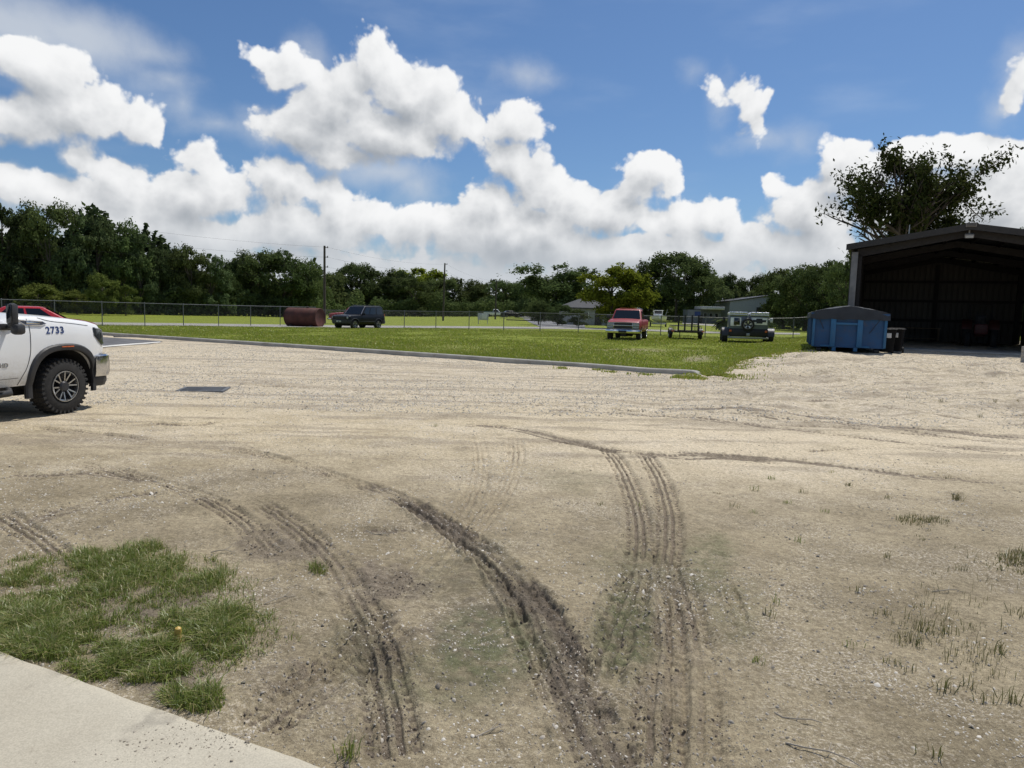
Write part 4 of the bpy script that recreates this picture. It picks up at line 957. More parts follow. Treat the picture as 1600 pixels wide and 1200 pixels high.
class Car:
    def __init__(s, zt, w, rocker, arch, wr, xr, n_arch=2.3):
        s.zt, s.w, s.rocker, s.arch, s.wr, s.xr, s.n = zt, w, rocker, arch, wr, xr, n_arch
    def ztf(s, x): return float(np.interp(x, [p[0] for p in s.zt], [p[1] for p in s.zt]))
    def wf(s, x): return float(np.interp(x, [p[0] for p in s.w], [p[1] for p in s.w]))
    def zbf(s, x):
        z = s.rocker(x) if callable(s.rocker) else s.rocker
        for c in (0, s.xr):
            q = abs(x - c) / s.arch
            if q < 1: z = max(z, s.wr + s.arch * (1 - q ** s.n) ** (1 / s.n))
        return z
    def side(s, x, z, side=-1, off=0.0):
        zb = s.rocker(x) if callable(s.rocker) else s.rocker
        f = (z - zb) / (s.ztf(x) - zb); return side * (s.wf(x) * float(np.interp(f, SF, SY)) + off)
    def ring(s, x, crown):
        zb0 = s.rocker(x) if callable(s.rocker) else s.rocker
        zb, zt, w = s.zbf(x), s.ztf(x), s.wf(x); zb = min(zb, zt - .05); out = []
        zs = [zb + (zt - zb) * f for f in SF]
        ys = [w * float(np.interp((z - zb0) / (zt - zb0), SF, SY)) for z in zs]
        R_ = [(x, -y, z) for y, z in zip(ys, zs)]
        yt = ys[-1]; top = [(x, yt * q, zt + crown * (1 - q * q)) for q in (-.94, -.8, -.4, 0, .4, .8, .94)]
        L_ = [(x, y, z) for y, z in zip(ys[::-1], zs[::-1])]
        bot = [(x, ys[0] * q, zb) for q in (.5, 0, -.5)]
        return R_ + top + L_ + bot
    def body(s, x0, x1, mat, root, crown=.04, extra=()):
        xs = set(np.linspace(x0, x1, 46)) | set(extra)
        for c in (0, s.xr):
            for t in np.linspace(0, PI, 25): xs.add(c + s.arch * math.cos(t) * .9999)
        xs = sorted(x for x in xs if min(x0, x1) <= x <= max(x0, x1))
        xs = [x for i, x in enumerate(xs) if i == 0 or x - xs[i - 1] > .004]
        mb = MB(); mb.loft([s.ring(x, crown) for x in xs]); return mb.build('body', mat, root, smooth=34)
    def seam(s, mb, pts, side=-1, r=.005):
        P = catmull([(x, z) for x, z in pts], 6); mb.tube([(x, s.side(x, z, side, .001), z) for x, z in P], r, 5)
def plan_ring(x0, x1, w, z, rad=.14, n=4):
    out = []
    for cx, cy, a0 in ((x0 - rad, w - rad, 0), (x1 + rad, w - rad, 90), (x1 + rad, -w + rad, 180), (x0 - rad, -w + rad, 270)):
        for k in range(n + 1):
            a = math.radians(a0 + 90 * k / n); out.append((cx + rad * math.cos(a), cy + rad * math.sin(a), z))
    return out
def cabin(root, mat, xb0, xb1, zb, wb, xt0, xt1, zt, wt, pillars, glass=None, rear=True, t0=.08, t1=.84):
    glass = glass or M_GLASS; mb = MB(); rings = []
    for t, ins in ((-.12, 0), (0, 0), (.3, 0), (.6, 0), (.86, 0), (.95, .015), (1.0, .06), (1.03, .16)):
        tt = min(t, 1.0); rings.append(plan_ring(lerp(xb0, xt0, tt) - ins, lerp(xb1, xt1, tt) + ins, lerp(wb, wt, tt) - ins, zb + (zt - zb) * t, .10))
    mb.loft(rings); mb.build('cab', mat, root, smooth=50)
    P = lambda f, t, sd: (lerp(lerp(xb0, xt0, t), lerp(xb1, xt1, t), f), sd * lerp(wb, wt, t), zb + (zt - zb) * t)
    for sd in (-1, 1):
        for f0, f1 in pillars:
            g_ = MB(); q = [P(f0, t0, sd), P(f1, t0, sd), P(f1, t1, sd), P(f0, t1, sd)]
            if sd < 0: q = [q[1], q[0], q[3], q[2]]
            q = q if sd > 0 else q
            a, b, c, d = map(Vector, q); nn = (b - a).cross(d - a)
            off = .006 if nn.y * sd > 0 else -.006
            g_.quadpatch(*q, nu=3, nv=3, off=off); g_.build('side_window', glass, root)
    def end(xb, xt, name, fwd):
        a, b = .93, .92
        q = [Vector((lerp(xb, xt, t), sgn * lerp(wb, wt, t) * .90, zb + (zt - zb) * t)) for t, sgn in ((t0, -1), (t0, 1), (.88, 1), (.88, -1))]
        nn = (q[1] - q[0]).cross(q[3] - q[0]); g_ = MB(); g_.quadpatch(*q, nu=6, nv=4, off=(.008 if nn.x * fwd > 0 else -.008)); g_.build(name, glass, root)
    end(xb0, xt0, 'windshield', 1)
    if rear: end(xb1, xt1, 'rear_window', -1)
def wheel(root, x, y, z, r, w, sd, style='road', rimr=None, alloy=None):
    """sd: -1 right, +1 left; outer face at y"""
    rimr = rimr or r * .62; ax = (0, sd, 0); hub = MB()
    hub.cyl((x, y - sd * w * .95, z), (x, y - sd * w * .45, z), rimr * .5, n=18)
    wo = hub.build('wheel', M_GUN, root)
    t = MB(); h = w / 2
    prof = [(rimr, -w), (r * .86, -w * 1.0), (r * .96, -w * .93), (r, -w * .78), (r, -w * .22), (r * .96, -w * .07), (r * .88, 0), (rimr * 1.06, -.004), (rimr, -.03)]
    t.lathe(prof, (x, y, z), ax, 48, close=True)
    if style == 'mud':
        for k in range(34):
            a = 2 * PI * k / 34
            for dy, ph in ((-w * .18, 0), (-w * .82, .5), (-w * .50, .25)):
                aa_ = a + ph * 2 * PI / 34; R = Matrix.Rotation(-aa_ * 1.0, 3, 'Y'); c = Vector((math.cos(aa_) * r, 0, math.sin(aa_) * r))
                t.box((x + c.x, y + sd * dy, z + c.z), (.016, w * .26, .036), R)
            aa_ = a; c = Vector((math.cos(aa_) * r * .945, 0, math.sin(aa_) * r * .945)); t.box((x + c.x, y - sd * .012, z + c.z), (.05, .030, .034), Matrix.Rotation(-aa_, 3, 'Y'))
    t.build('tyre', M_RUB, wo, smooth=35)
    rm = MB(); rm.lathe([(rimr, -.02), (rimr * .97, .004), (rimr * .93, .004), (rimr * .90, -.03), (rimr * .86, -w * .5)], (x, y, z), ax, 40)
    dk = MB(); dk.cyl((x, y - sd * (w * .5), z), (x, y - sd * (w * .45), z), rimr * .95, n=32); dk.lathe([(rimr * .34, -w * .4), (rimr * .33, -.03), (rimr * .26, -.004), (0.0, -.002)], (x, y, z), ax, 24)
    def spoke(a0, a1, r0, r1, wd):
        p0 = Vector((x + math.cos(a0) * r0, y - sd * .028, z + math.sin(a0) * r0)); p1 = Vector((x + math.cos(a1) * r1, y - sd * .010, z + math.sin(a1) * r1))
        d = (p1 - p0).normalized(); s_ = d.cross(Vector((0, 1, 0))).normalized() * wd / 2
        rm.prism([p0 - s_, p0 + s_, p1 + s_, p1 - s_], (0, -sd * .03, 0))
    if style == 'mud':
        for k in range(6):
            a = 2 * PI * (k + .25) / 6
            for q in (-1, 1): spoke(a + q * .14, a + q * .24, rimr * .36, rimr * .90, rimr * .085)
            for j in range(5): spoke(a - .27 + .54 * j / 5, a - .27 + .54 * (j + 1) / 5, rimr * .89, rimr * .89, rimr * .10)
    else:
        for k in range(5):
            a = 2 * PI * (k + .25) / 5; spoke(a - .10, a - .10, rimr * .2, rimr * .93, rimr * .15); spoke(a + .13, a + .13, rimr * .2, rimr * .93, rimr * .15)
    rm.build('rim', alloy or M_ALLOY, wo, smooth=30); dk.build('hub_cap', M_GUN, wo, smooth=30)
    return wo
def arch_strip(car, cx, sd, r0, r1, out, mat, root, name, a0=-25, a1=205, n=2.6, yin=.02):
    mb = MB(); rings = []
    for k in range(37):
        a = math.radians(a0 + (a1 - a0) * k / 36); c, s_ = math.cos(a), math.sin(a); q = (abs(c) ** n + abs(s_) ** n) ** (-1 / n); ring = []
        for rr_, oo in ((r0, -yin), (r0 + .004, out * .8), (r0 + .02, out), (r1 - .02, out * .92), (r1, out * .3), (r1 + .004, -yin)):
            X_ = cx + c * q * rr_; Z_ = max(car.wr + s_ * q * rr_, .30); ring.append((X_, car.side(X_, min(max(Z_, .45), car.ztf(X_) - .1), sd, oo), Z_))
        rings.append(ring)
    mb.loft(rings, True, True); return mb.build(name, mat, root, smooth=35)
def wheel_liner(car, cx, root, half):
    mb = MB(); rings = []
    for k in range(25):
        a = PI * k / 24; c, s_ = math.cos(a), math.sin(a); q = (abs(c) ** car.n + abs(s_) ** car.n) ** (-1 / car.n)
        rings.append([(cx + c * q * (car.arch - .012), y, car.wr + s_ * q * (car.arch - .012)) for y in (-half, -half * .5, 0, half * .5, half)])
    mb.loft(rings, closed=False, caps=False); mb.box((cx, 0, car.wr + .08), (car.arch * 1.5, half * 1.05, .42)); return mb.build('wheel_well', M_SEAM, root, smooth=50)
def sweep(mb, path, sect):
    """path: plan points (x, y); sect: (out, z) profile"""
    P = [Vector((p[0], p[1], 0)) for p in path]; rings = []
    for i, p in enumerate(P):
        d = (P[min(i + 1, len(P) - 1)] - P[max(i - 1, 0)]).normalized(); nn = Vector((d.y, -d.x, 0))
        rings.append([tuple(p + nn * o + Vector((0, 0, z))) for o, z in sect])
    mb.loft(rings, True, True)
def text_mesh(txt, size, depth=.002, bold=0.0, shear=0.0):
    cu = bpy.data.curves.new('txt', 'FONT'); cu.body = txt; cu.size = size; cu.extrude = depth; cu.offset = bold; cu.align_x = 'CENTER'; cu.align_y = 'CENTER'; cu.shear = shear; cu.resolution_u = 3; cu.space_character = 1.12
    o = bpy.data.objects.new('txt', cu); COL.objects.link(o); dg = bpy.context.evaluated_depsgraph_get(); dg.update(); me = bpy.data.meshes.new_from_object(o.evaluated_get(dg)); bpy.data.objects.remove(o); return me

M_WORK, _nt, _b = new_mat('dusty_white_paint'); _co = objco(_nt); _sp = nd(_nt, 'ShaderNodeSeparateXYZ', {0: _co})
_dz = mth(_nt, 'MULTIPLY', maprange(_nt, mth(_nt, 'ADD', _sp.outputs[2], mth(_nt, 'MULTIPLY_ADD', noise(_nt, _co, 5, 6, .65), -.5, .25)), .45, 1.05, 1, 0), maprange(_nt, noise(_nt, _co, 40, 5, .7), .3, .7, .25, .8))
_nt.links.new(mixc(_nt, mth(_nt, 'MULTIPLY', _dz, .75), (.80, .80, .79), (.42, .35, .25)), _b.inputs['Base Color']); _nt.links.new(maprange(_nt, _dz, 0, 1, .28, .8), _b.inputs['Roughness']); _b.inputs['Coat Weight'].default_value = .5
# ---- the white work pickup at the left edge
def white_pickup():
    rz = math.atan2(math.cos(math.radians(13.5)), math.sin(math.radians(13.5)))
    c = Car(zt=[(-5.25, 1.42), (-3.4, 1.44), (-3.2, 1.39), (-1.0, 1.385), (-.86, 1.46), (-.7, 1.515), (-.3, 1.50), (.2, 1.465), (.55, 1.425), (.75, 1.385), (.86, 1.335), (.90, 1.29)],
            w=[(-5.25, .96), (-4.9, 1.0), (-4.0, 1.02), (-.5, 1.02), (.2, 1.02), (.5, 1.0), (.7, .965), (.82, .915), (.90, .86)], rocker=.50, arch=.575, wr=.425, xr=-4.05, n_arch=2.6)
    P = gp(104, 646); R = Matrix.Rotation(rz, 3, 'Z'); loc = P - R @ Vector((0, -1.0, 0)); loc.z = 0.0
    t = empty('pickup_truck', loc, rz, 'white work pickup with the number 2733 on its fender at the left edge', 'pickup')
    c.rocker = lambda x: .50 if x < .45 else .50 + .34 * min(1, (x - .45) / .25)
    c.body(.90, -5.25, M_WORK, t, .05, extra=(-.86, -.7, -1.0, -.95))
    cabin(t, M_WHITE, -.80, -3.25, 1.385, .945, -1.72, -3.1, 1.99, .78, [(.09, .45), (.50, .92)])
    for cx in (0, c.xr):
        wheel_liner(c, cx, t, .93)
        for sd in (-1, 1):
            arch_strip(c, cx, sd, .565, .665, .035, M_DKPL, t, 'fender_flare')
            wheel(t, cx, sd * 1.005, .425, .425, .29, sd, 'mud', .245)
    mb = MB(); mb.box((-2.1, 0, .50), (6.0, 1.1, .22), bev=.03); mb.box((-2.1, -.72, .40), (2.7, .1, .14)); mb.box((-2.1, .72, .40), (2.7, .1, .14)); mb.build('chassis', M_BSTEEL, t)
    # chrome bumper, dark valance, grille, lamps
    path = [(.60, -.985), (.80, -.985), (.93, -.93), (1.0, -.80), (1.04, -.4), (1.05, 0), (1.04, .4), (1.0, .80), (.93, .93), (.80, .985), (.60, .985)]
    mb = MB(); sweep(mb, path, [(-.06, .52), (.0, .53), (.018, .60), (.022, .74), (.012, .86), (-.02, .88), (-.06, .88)]); mb.build('front_bumper', M_CHROME, t, smooth=40)
    mb = MB(); sweep(mb, [(p[0] - .03, p[1] * .985) for p in path], [(-.10, .36), (-.03, .37), (.0, .45), (.0, .515), (-.06, .515)]); mb.build('front_valance', M_DKPL, t, smooth=40)
    mb = MB(); mb.box((.90, 0, 1.09), (.06, 1.24, .42), bev=.03)
    for k in range(6): mb.box((.935, 0, .93 + .065 * k), (.03, 1.16, .022), bev=.006)
    gr = mb.build('grille', M_DKPL, t); mb = MB(); mb.box((.94, 0, 1.305), (.035, 1.3, .04), bev=.01); mb.box((.94, 0, .875), (.035, 1.3, .03), bev=.01); mb.build('grille_surround', M_CHROME, gr)
    for sd in (-1, 1):
        mb = MB(); rings = []
        for i in range(11):
            f = i / 10; x_ = .60 + .305 * f; zl = lerp(1.20, 1.03, min(1, f * 1.5)) if f < .9 else 1.05; zh = lerp(1.335, 1.285, f)
            rings.append([(x_, c.side(x_, lerp(zl, zh, q), sd, .008), lerp(zl, zh, q)) for q in (0, .25, .5, .75, 1)])
        mb.loft(rings, closed=False, caps=False); yb = c.side(.905, 1.2, sd, 0); mb.quadpatch((.912, yb, 1.05), (.912, sd * .62, 1.05), (.912, sd * .62, 1.29), (.912, yb, 1.285), 2, 2)
        hl = mb.build('headlight', M_DLENS, t); mb = MB(); P_ = [(x_, z_) for x_, z_ in ((.64, 1.315), (.75, 1.305), (.86, 1.285), (.895, 1.20), (.895, 1.08))]
        mb.tube([(x_, c.side(x_, z_, sd, .012), z_) for x_, z_ in P_], .010, 6); mb.build('running_light', M_LENS, hl)
        # mirror
        mb = MB(); mb.tube([(-.93, sd * .97, 1.36), (-.95, sd * 1.08, 1.37), (-.96, sd * 1.16, 1.40)], .035, 8); mb.box((-.95, sd * .99, 1.36), (.20, .05, .09), bev=.02)
        mb.box((-.97, sd * 1.14, 1.53), (.13, .11, .33), Matrix.Rotation(sd * -.12, 3, 'Z'), bev=.045); mb.box((-.94, sd * 1.19, 1.33), (.16, .14, .15), Matrix.Rotation(sd * -.12, 3, 'Z'), bev=.045)
        mi = mb.build('side_mirror', M_DKPL, t); mb = MB(); mb.box((-1.042, sd * 1.155, 1.55), (.006, .08, .26), Matrix.Rotation(sd * -.12, 3, 'Z'), bev=.002); mb.build('mirror_glass', M_GLASS, mi)
        # doors: panel gaps and handle
        mb = MB(); c.seam(mb, [(-.60, 1.47), (-.585, 1.3), (-.60, 1.0), (-.66, .78), (-.76, .60), (-.80, .515)], sd); c.seam(mb, [(-2.02, 1.37), (-2.02, .9), (-2.02, .52)], sd); c.seam(mb, [(-3.18, 1.37), (-3.18, 1.0), (-3.30, .8), (-3.36, .52)], sd)
        c.seam(mb, [(-.80, .62), (-1.4, .615), (-2.0, .615), (-3.3, .62)], sd, .004); c.seam(mb, [(-.40, 1.485), (-.2, 1.435), (.2, 1.395), (.5, 1.36)], sd, .004); mb.build('panel_gap', M_SEAM, t)
        for hx in (-1.78, -2.96):
            mb = MB(); mb.tube([(hx - .11, c.side(hx, 1.17, sd, .012), 1.17), (hx - .08, c.side(hx, 1.17, sd, .045), 1.175), (hx + .08, c.side(hx, 1.17, sd, .045), 1.175), (hx + .11, c.side(hx, 1.17, sd, .012), 1.17)], .014, 8); mb.build('door_handle', M_WHITE, t)
        # running board
        mb = MB(); mb.tube([(-.95, sd * .98, .46), (-1.0, sd * 1.06, .425), (-1.2, sd * 1.09, .42), (-3.1, sd * 1.09, .42), (-3.25, sd * 1.02, .45)], .048, 10); mb.box((-2.1, sd * 1.09, .462), (1.9, .11, .012), bev=.004); mb.build('running_board', M_DKPL, t)
        mb = MB(); mb.box((-1.42, sd * 1.125, .42), (.30, .05, .06), bev=.015); mb.build('step_end', M_CHROME, t)
        # hood side vent badge
        mb = MB(); q = [(-.76, 1.455), (-.36, 1.432), (-.30, 1.40), (-.38, 1.372), (-.66, 1.385)]
        mb.prism([(x_, c.side(x_, z_, sd, .002), z_) for x_, z_ in q], (0, sd * .012, 0)); vb = mb.build('fender_vent', M_GUN, t)
        mb = MB(); loop = q + [q[0]]; mb.tube([(x_, c.side(x_, z_, sd, .012), z_) for x_, z_ in loop], .007, 6); mb.box((-.52, c.side(-.52, 1.412, sd, .014), 1.412), (.22, .008, .034), Matrix.Rotation(.06, 3, 'Y'), bev=.002); mb.build('vent_trim', M_CHROME, vb)
        mb = MB(); mb.box((.02, c.side(.02, 1.02, sd, .036), 1.045), (.22, .012, .018), bev=.004); mb.build('side_marker', M_ORANGE, t)
        # number and door badge
        for txt, size, bold, x_, z_, nm, mt in (('2733', .150, .0028, -.155, 1.295, 'fleet_number', 'navy_vinyl'), ('2500', .085, .002, -1.27, .815, 'door_badge', 'badge_chrome'), ('HD', .085, .002, -1.03, .815, 'door_badge', 'badge_chrome')):
            me = text_mesh(txt, size, .0025, bold); o = add(nm, me, t)
            mm = bpy.data.materials.get(mt) or (simple('navy_vinyl', (.020, .045, .16), .4) if mt == 'navy_vinyl' else simple('badge_chrome', (.35, .35, .35), .3, .8)); me.materials.append(mm)
            yl = c.side(x_, z_ - .06, sd, 0); yh = c.side(x_, z_ + .06, sd, 0); tilt = math.atan2(abs(yl) - abs(yh), .12)
            o.location = (x_, c.side(x_, z_, sd, .004), z_); o.rotation_euler = (PI / 2 - tilt, 0, 0 if sd < 0 else PI)
    mb = MB(); sweep(mb, [(-5.15, .97), (-5.33, .93), (-5.38, 0), (-5.33, -.93), (-5.15, -.97)], [(-.05, .52), (.02, .54), (.03, .66), (.02, .74), (-.05, .74)]); mb.build('rear_bumper', M_CHROME, t)
    mb = MB(); mb.box((-4.3, 0, 1.462), (1.8, 1.66, .03), bev=.01); mb.build('bed_cover', M_DKPL, t)
    return t
WP = white_pickup()

# ---- generic smaller vehicles
def suv_black(loc, rz):
    t = empty('offroad_car', loc, rz, 'black boxy offroad car with silver wheels parked on the lawn before the fence', 'car')
    c = Car(zt=[(-3.75, 1.10), (-3.5, 1.14), (-1.0, 1.14), (-.75, 1.15), (-.2, 1.12), (.45, 1.08), (.68, 1.04), (.76, .98)], w=[(-3.75, .90), (-3.5, .95), (-2.9, .955), (0, .955), (.45, .94), (.66, .88), (.76, .80)], rocker=.42, arch=.44, wr=.375, xr=-2.89)
    c.body(.76, -3.75, M_BLACK, t, .03)
    cabin(t, M_BLACK, -.72, -3.70, 1.14, .90, -1.35, -3.55, 1.86, .76, [(.10, .32), (.36, .62), (.66, .93)])
    for cx in (0, c.xr):
        wheel_liner(c, cx, t, .86)
        for sd in (-1, 1): wheel(t, cx, sd * .95, .375, .375, .255, sd, 'road', .25); arch_strip(c, cx, sd, .435, .50, .02, M_GUN, t, 'fender_flare', 0, 180, 2.3)  # flares lighter than the body, painting in the highlights on the arches
    for sd in (-1, 1):
        mb = MB(); mb.box((.70, sd * .72, .90), (.10, .24, .17), Matrix.Rotation(sd * -.35, 3, 'Z'), bev=.02); mb.build('headlight', M_LENS, t)
        mb = MB(); mb.box((-.98, sd * 1.05, 1.22), (.12, .2, .16), bev=.04); mb.box((-.96, sd * .95, 1.18), (.06, .12, .05)); mb.build('side_mirror', M_BLACK, t)
        mb = MB(); mb.box((-3.76, sd * .78, 1.02), (.06, .16, .42), bev=.02); mb.build('tail_light', M_ORANGE, t)
        mb = MB(); mb.tube([(-1.5, sd * .66, 1.90), (-1.6, sd * .67, 1.935), (-3.3, sd * .67, 1.935), (-3.4, sd * .66, 1.90)], .018, 6); mb.build('roof_rail', M_BSTEEL, t)
        mb = MB(); mb.tube([(-.76, sd * .885, 1.19), (-1.32, sd * .765, 1.80)], .022, 6); mb.build('pillar_glint', M_ALLOY, t)  # bright strip standing in for the sun glint on the windscreen pillar
        mb = MB(); mb.box((-1.45, sd * .965, .60), (1.9, .02, .05), bev=.006); mb.build('side_moulding', M_GUN, t)
    mb = MB(); mb.box((.755, 0, .90), (.05, 1.02, .20), bev=.02)
    for k in range(3): mb.box((.785, 0, .84 + .06 * k), (.02, .95, .02))
    mb.build('grille', M_DKPL, t)
    mb = MB(); sweep(mb, [(.42, -.95), (.66, -.90), (.82, -.7), (.86, 0), (.82, .7), (.66, .90), (.42, .95)], [(-.06, .44), (0, .45), (.02, .6), (0, .73), (-.06, .74)]); mb.build('front_bumper', M_DKPL, t)
    mb = MB(); sweep(mb, [(-3.5, .955), (-3.78, .9), (-3.84, 0), (-3.78, -.9), (-3.5, -.955)], [(-.06, .44), (0, .45), (.02, .6), (0, .7), (-.06, .7)]); mb.build('rear_bumper', M_DKPL, t)
    mb = MB(); mb.box((-1.5, 0, .40), (3.9, 1.3, .16)); mb.build('underbody', M_SEAM, t)
    mb = MB(); mb.box((.868, 0, .60), (.012, .5, .11), bev=.003); mb.build('number_plate', simple('plain_plate', (.5, .5, .48), .5), t)
    return t
suv_black(px(541, 57.5), math.radians(-119))
def pickup_red(loc, rz, label):
    t = empty('pickup_truck', loc, rz, label, 'pickup')
    c = Car(zt=[(-4.55, 1.22), (-2.5, 1.24), (-2.3, 1.20), (-.75, 1.20), (-.62, 1.24), (-.2, 1.22), (.5, 1.15), (.74, 1.09), (.80, 1.04)], w=[(-4.55, .93), (-3.3, .97), (0, .975), (.5, .96), (.80, .92)], rocker=.52, arch=.44, wr=.39, xr=-3.35)
    c.body(.80, -4.55, M_RED, t, .035)
    cabin(t, M_RED, -.62, -2.42, 1.21, .90, -1.20, -2.25, 1.83, .745, [(.10, .60), (.66, .92)])
    for cx in (0, c.xr):
        wheel_liner(c, cx, t, .86)
        for sd in (-1, 1): wheel(t, cx, sd * .96, .39, .39, .27, sd, 'road', .22, M_CHROME)
    mb = MB(); mb.box((.815, 0, .855), (.05, 1.84, .37), bev=.015); g_ = mb.build('grille', M_DKPL, t)
    mb = MB(); mb.box((.85, 0, .875), (.03, 1.86, .035), bev=.008); mb.box((.848, 0, 1.035), (.03, 1.86, .02), bev=.006); mb.box((.848, 0, .68), (.03, 1.86, .02), bev=.006)
    for sd in (-1, 1): mb.box((.848, sd * .53, .86), (.03, .02, .36), bev=.005)
    mb.build('grille_bars', M_CHROME, g_)
    for sd in (-1, 1):
        mb = MB(); mb.box((.84, sd * .73, .955), (.04, .34, .11), bev=.01); mb.box((.84, sd * .73, .775), (.04, .34, .11), bev=.01); mb.build('headlight', M_LENS, t)
        mb = MB(); mb.box((-.72, sd * 1.08, 1.36), (.09, .22, .20), bev=.03); mb.box((-.70, sd * .96, 1.30), (.05, .14, .04)); mb.build('side_mirror', M_DKPL, t)
        mb = MB(); c.seam(mb, [(-.58, 1.18), (-.58, .9), (-.62, .56)], sd, .006); c.seam(mb, [(-1.75, 1.18), (-1.75, .9), (-1.75, .56)], sd, .006); mb.build('panel_gap', M_SEAM, t)
        mb = MB(); mb.box((-1.5, sd * .975, .66), (2.0, .015, .05), bev=.004); mb.build('side_moulding', M_CHROME, t)
        mb = MB(); mb.box((-4.56, sd * .82, .98), (.04, .2, .34), bev=.01); mb.build('tail_light', M_ORANGE, t)
    mb = MB(); sweep(mb, [(.60, -1.0), (.86, -.98), (.96, -.85), (1.0, -.3), (1.0, .3), (.96, .85), (.86, .98), (.60, 1.0)], [(-.05, .44), (0, .45), (.015, .52), (.015, .57), (0, .64), (-.05, .645)]); fb = mb.build('front_bumper', M_CHROME, t)
    mb = MB(); mb.box((1.02, 0, .53), (.03, .46, .13), bev=.01); mb.build('plate_holder', M_DKPL, fb)
    mb = MB(); mb.box((-1.8, 0, .52), (4.8, 1.1, .2)); mb.box((.3, 0, .36), (.5, .3, .25)); mb.build('chassis', M_BSTEEL, t)
    mb = MB(); mb.box((-1.2 - .15, 0, 1.875), (.10, 1.0, .03), bev=.01); mb.build('roof_markers', M_ORANGE, t)
    return t
pickup_red(px(977, 41.5), math.radians(-106), 'red pickup with chrome grille and bumper parked nose first on the lawn')
RP2 = pickup_red(px(527, 76), math.radians(192), 'red pickup mostly hidden behind the black boxy offroad car')
def sedan(name, loc, rz, paint_, label):
    t = empty(name, loc, rz, label, 'car')
    c = Car(zt=[(-3.65, .92), (-3.4, .98), (-2.9, 1.0), (-.7, .95), (-.45, .94), (.2, .86), (.6, .76), (.78, .66)], w=[(-3.65, .80), (-3.3, .88), (-2.6, .91), (0, .91), (.4, .88), (.65, .80), (.78, .70)], rocker=.25, arch=.37, wr=.325, xr=-2.75)
    c.body(.78, -3.65, paint_, t, .04)
    cabin(t, paint_, -.35, -3.25, .95, .83, -1.20, -2.55, 1.44, .62, [(.14, .46), (.50, .86)], t0=.06)
    for cx in (0, c.xr):
        wheel_liner(c, cx, t, .82)
        for sd in (-1, 1): wheel(t, cx, sd * .90, .325, .325, .22, sd, 'road', .22)
    for sd in (-1, 1):
        mb = MB(); mb.box((.62, sd * .66, .66), (.2, .26, .11), Matrix.Rotation(sd * -.5, 3, 'Z'), bev=.03); mb.build('headlight', M_LENS, t)
        mb = MB(); mb.box((-.75, sd * .97, 1.0), (.1, .18, .11), bev=.03); mb.box((-.74, sd * .88, .97), (.05, .1, .04)); mb.build('side_mirror', paint_, t)
    mb = MB(); mb.box((.77, 0, .42), (.06, 1.1, .2), bev=.03); mb.build('grille', M_DKPL, t)
    mb = MB(); mb.box((-1.4, 0, .26), (3.9, 1.2, .14)); mb.build('underbody', M_SEAM, t)
    return t
sedan('parked_car', px(118, 31.5), math.radians(30), paint('bright_red_paint', (.42, .018, .022)), 'red car seen over the hood of the white pickup')
FP = None
def far_pickup():
    t = empty('pickup_truck', px(785, 165), math.radians(-4), 'tiny white pickup far off beyond the fence beside the third pole', 'pickup'); t.scale = (.95,) * 3
    c = Car(zt=[(-4.5, 1.2), (-.7, 1.2), (-.5, 1.22), (.5, 1.1), (.8, 1.0)], w=[(-4.5, .95), (.5, .95), (.8, .85)], rocker=.5, arch=.45, wr=.38, xr=-3.4)
    c.body(.8, -4.5, M_WHITE, t, .03); cabin(t, M_WHITE, -.5, -2.3, 1.2, .9, -1.1, -2.2, 1.85, .74, [(.1, .5), (.55, .92)])
    for cx in (0, c.xr):
        for sd in (-1, 1): wheel(t, cx, sd * .95, .38, .38, .25, sd)
    mb = MB(); mb.box((-3.4, 0, 1.24), (2.1, 1.8, .10), bev=.03); mb.build('bed_load', simple('teal_tarp', (.08, .18, .18), .7), t)
    return t
far_pickup()

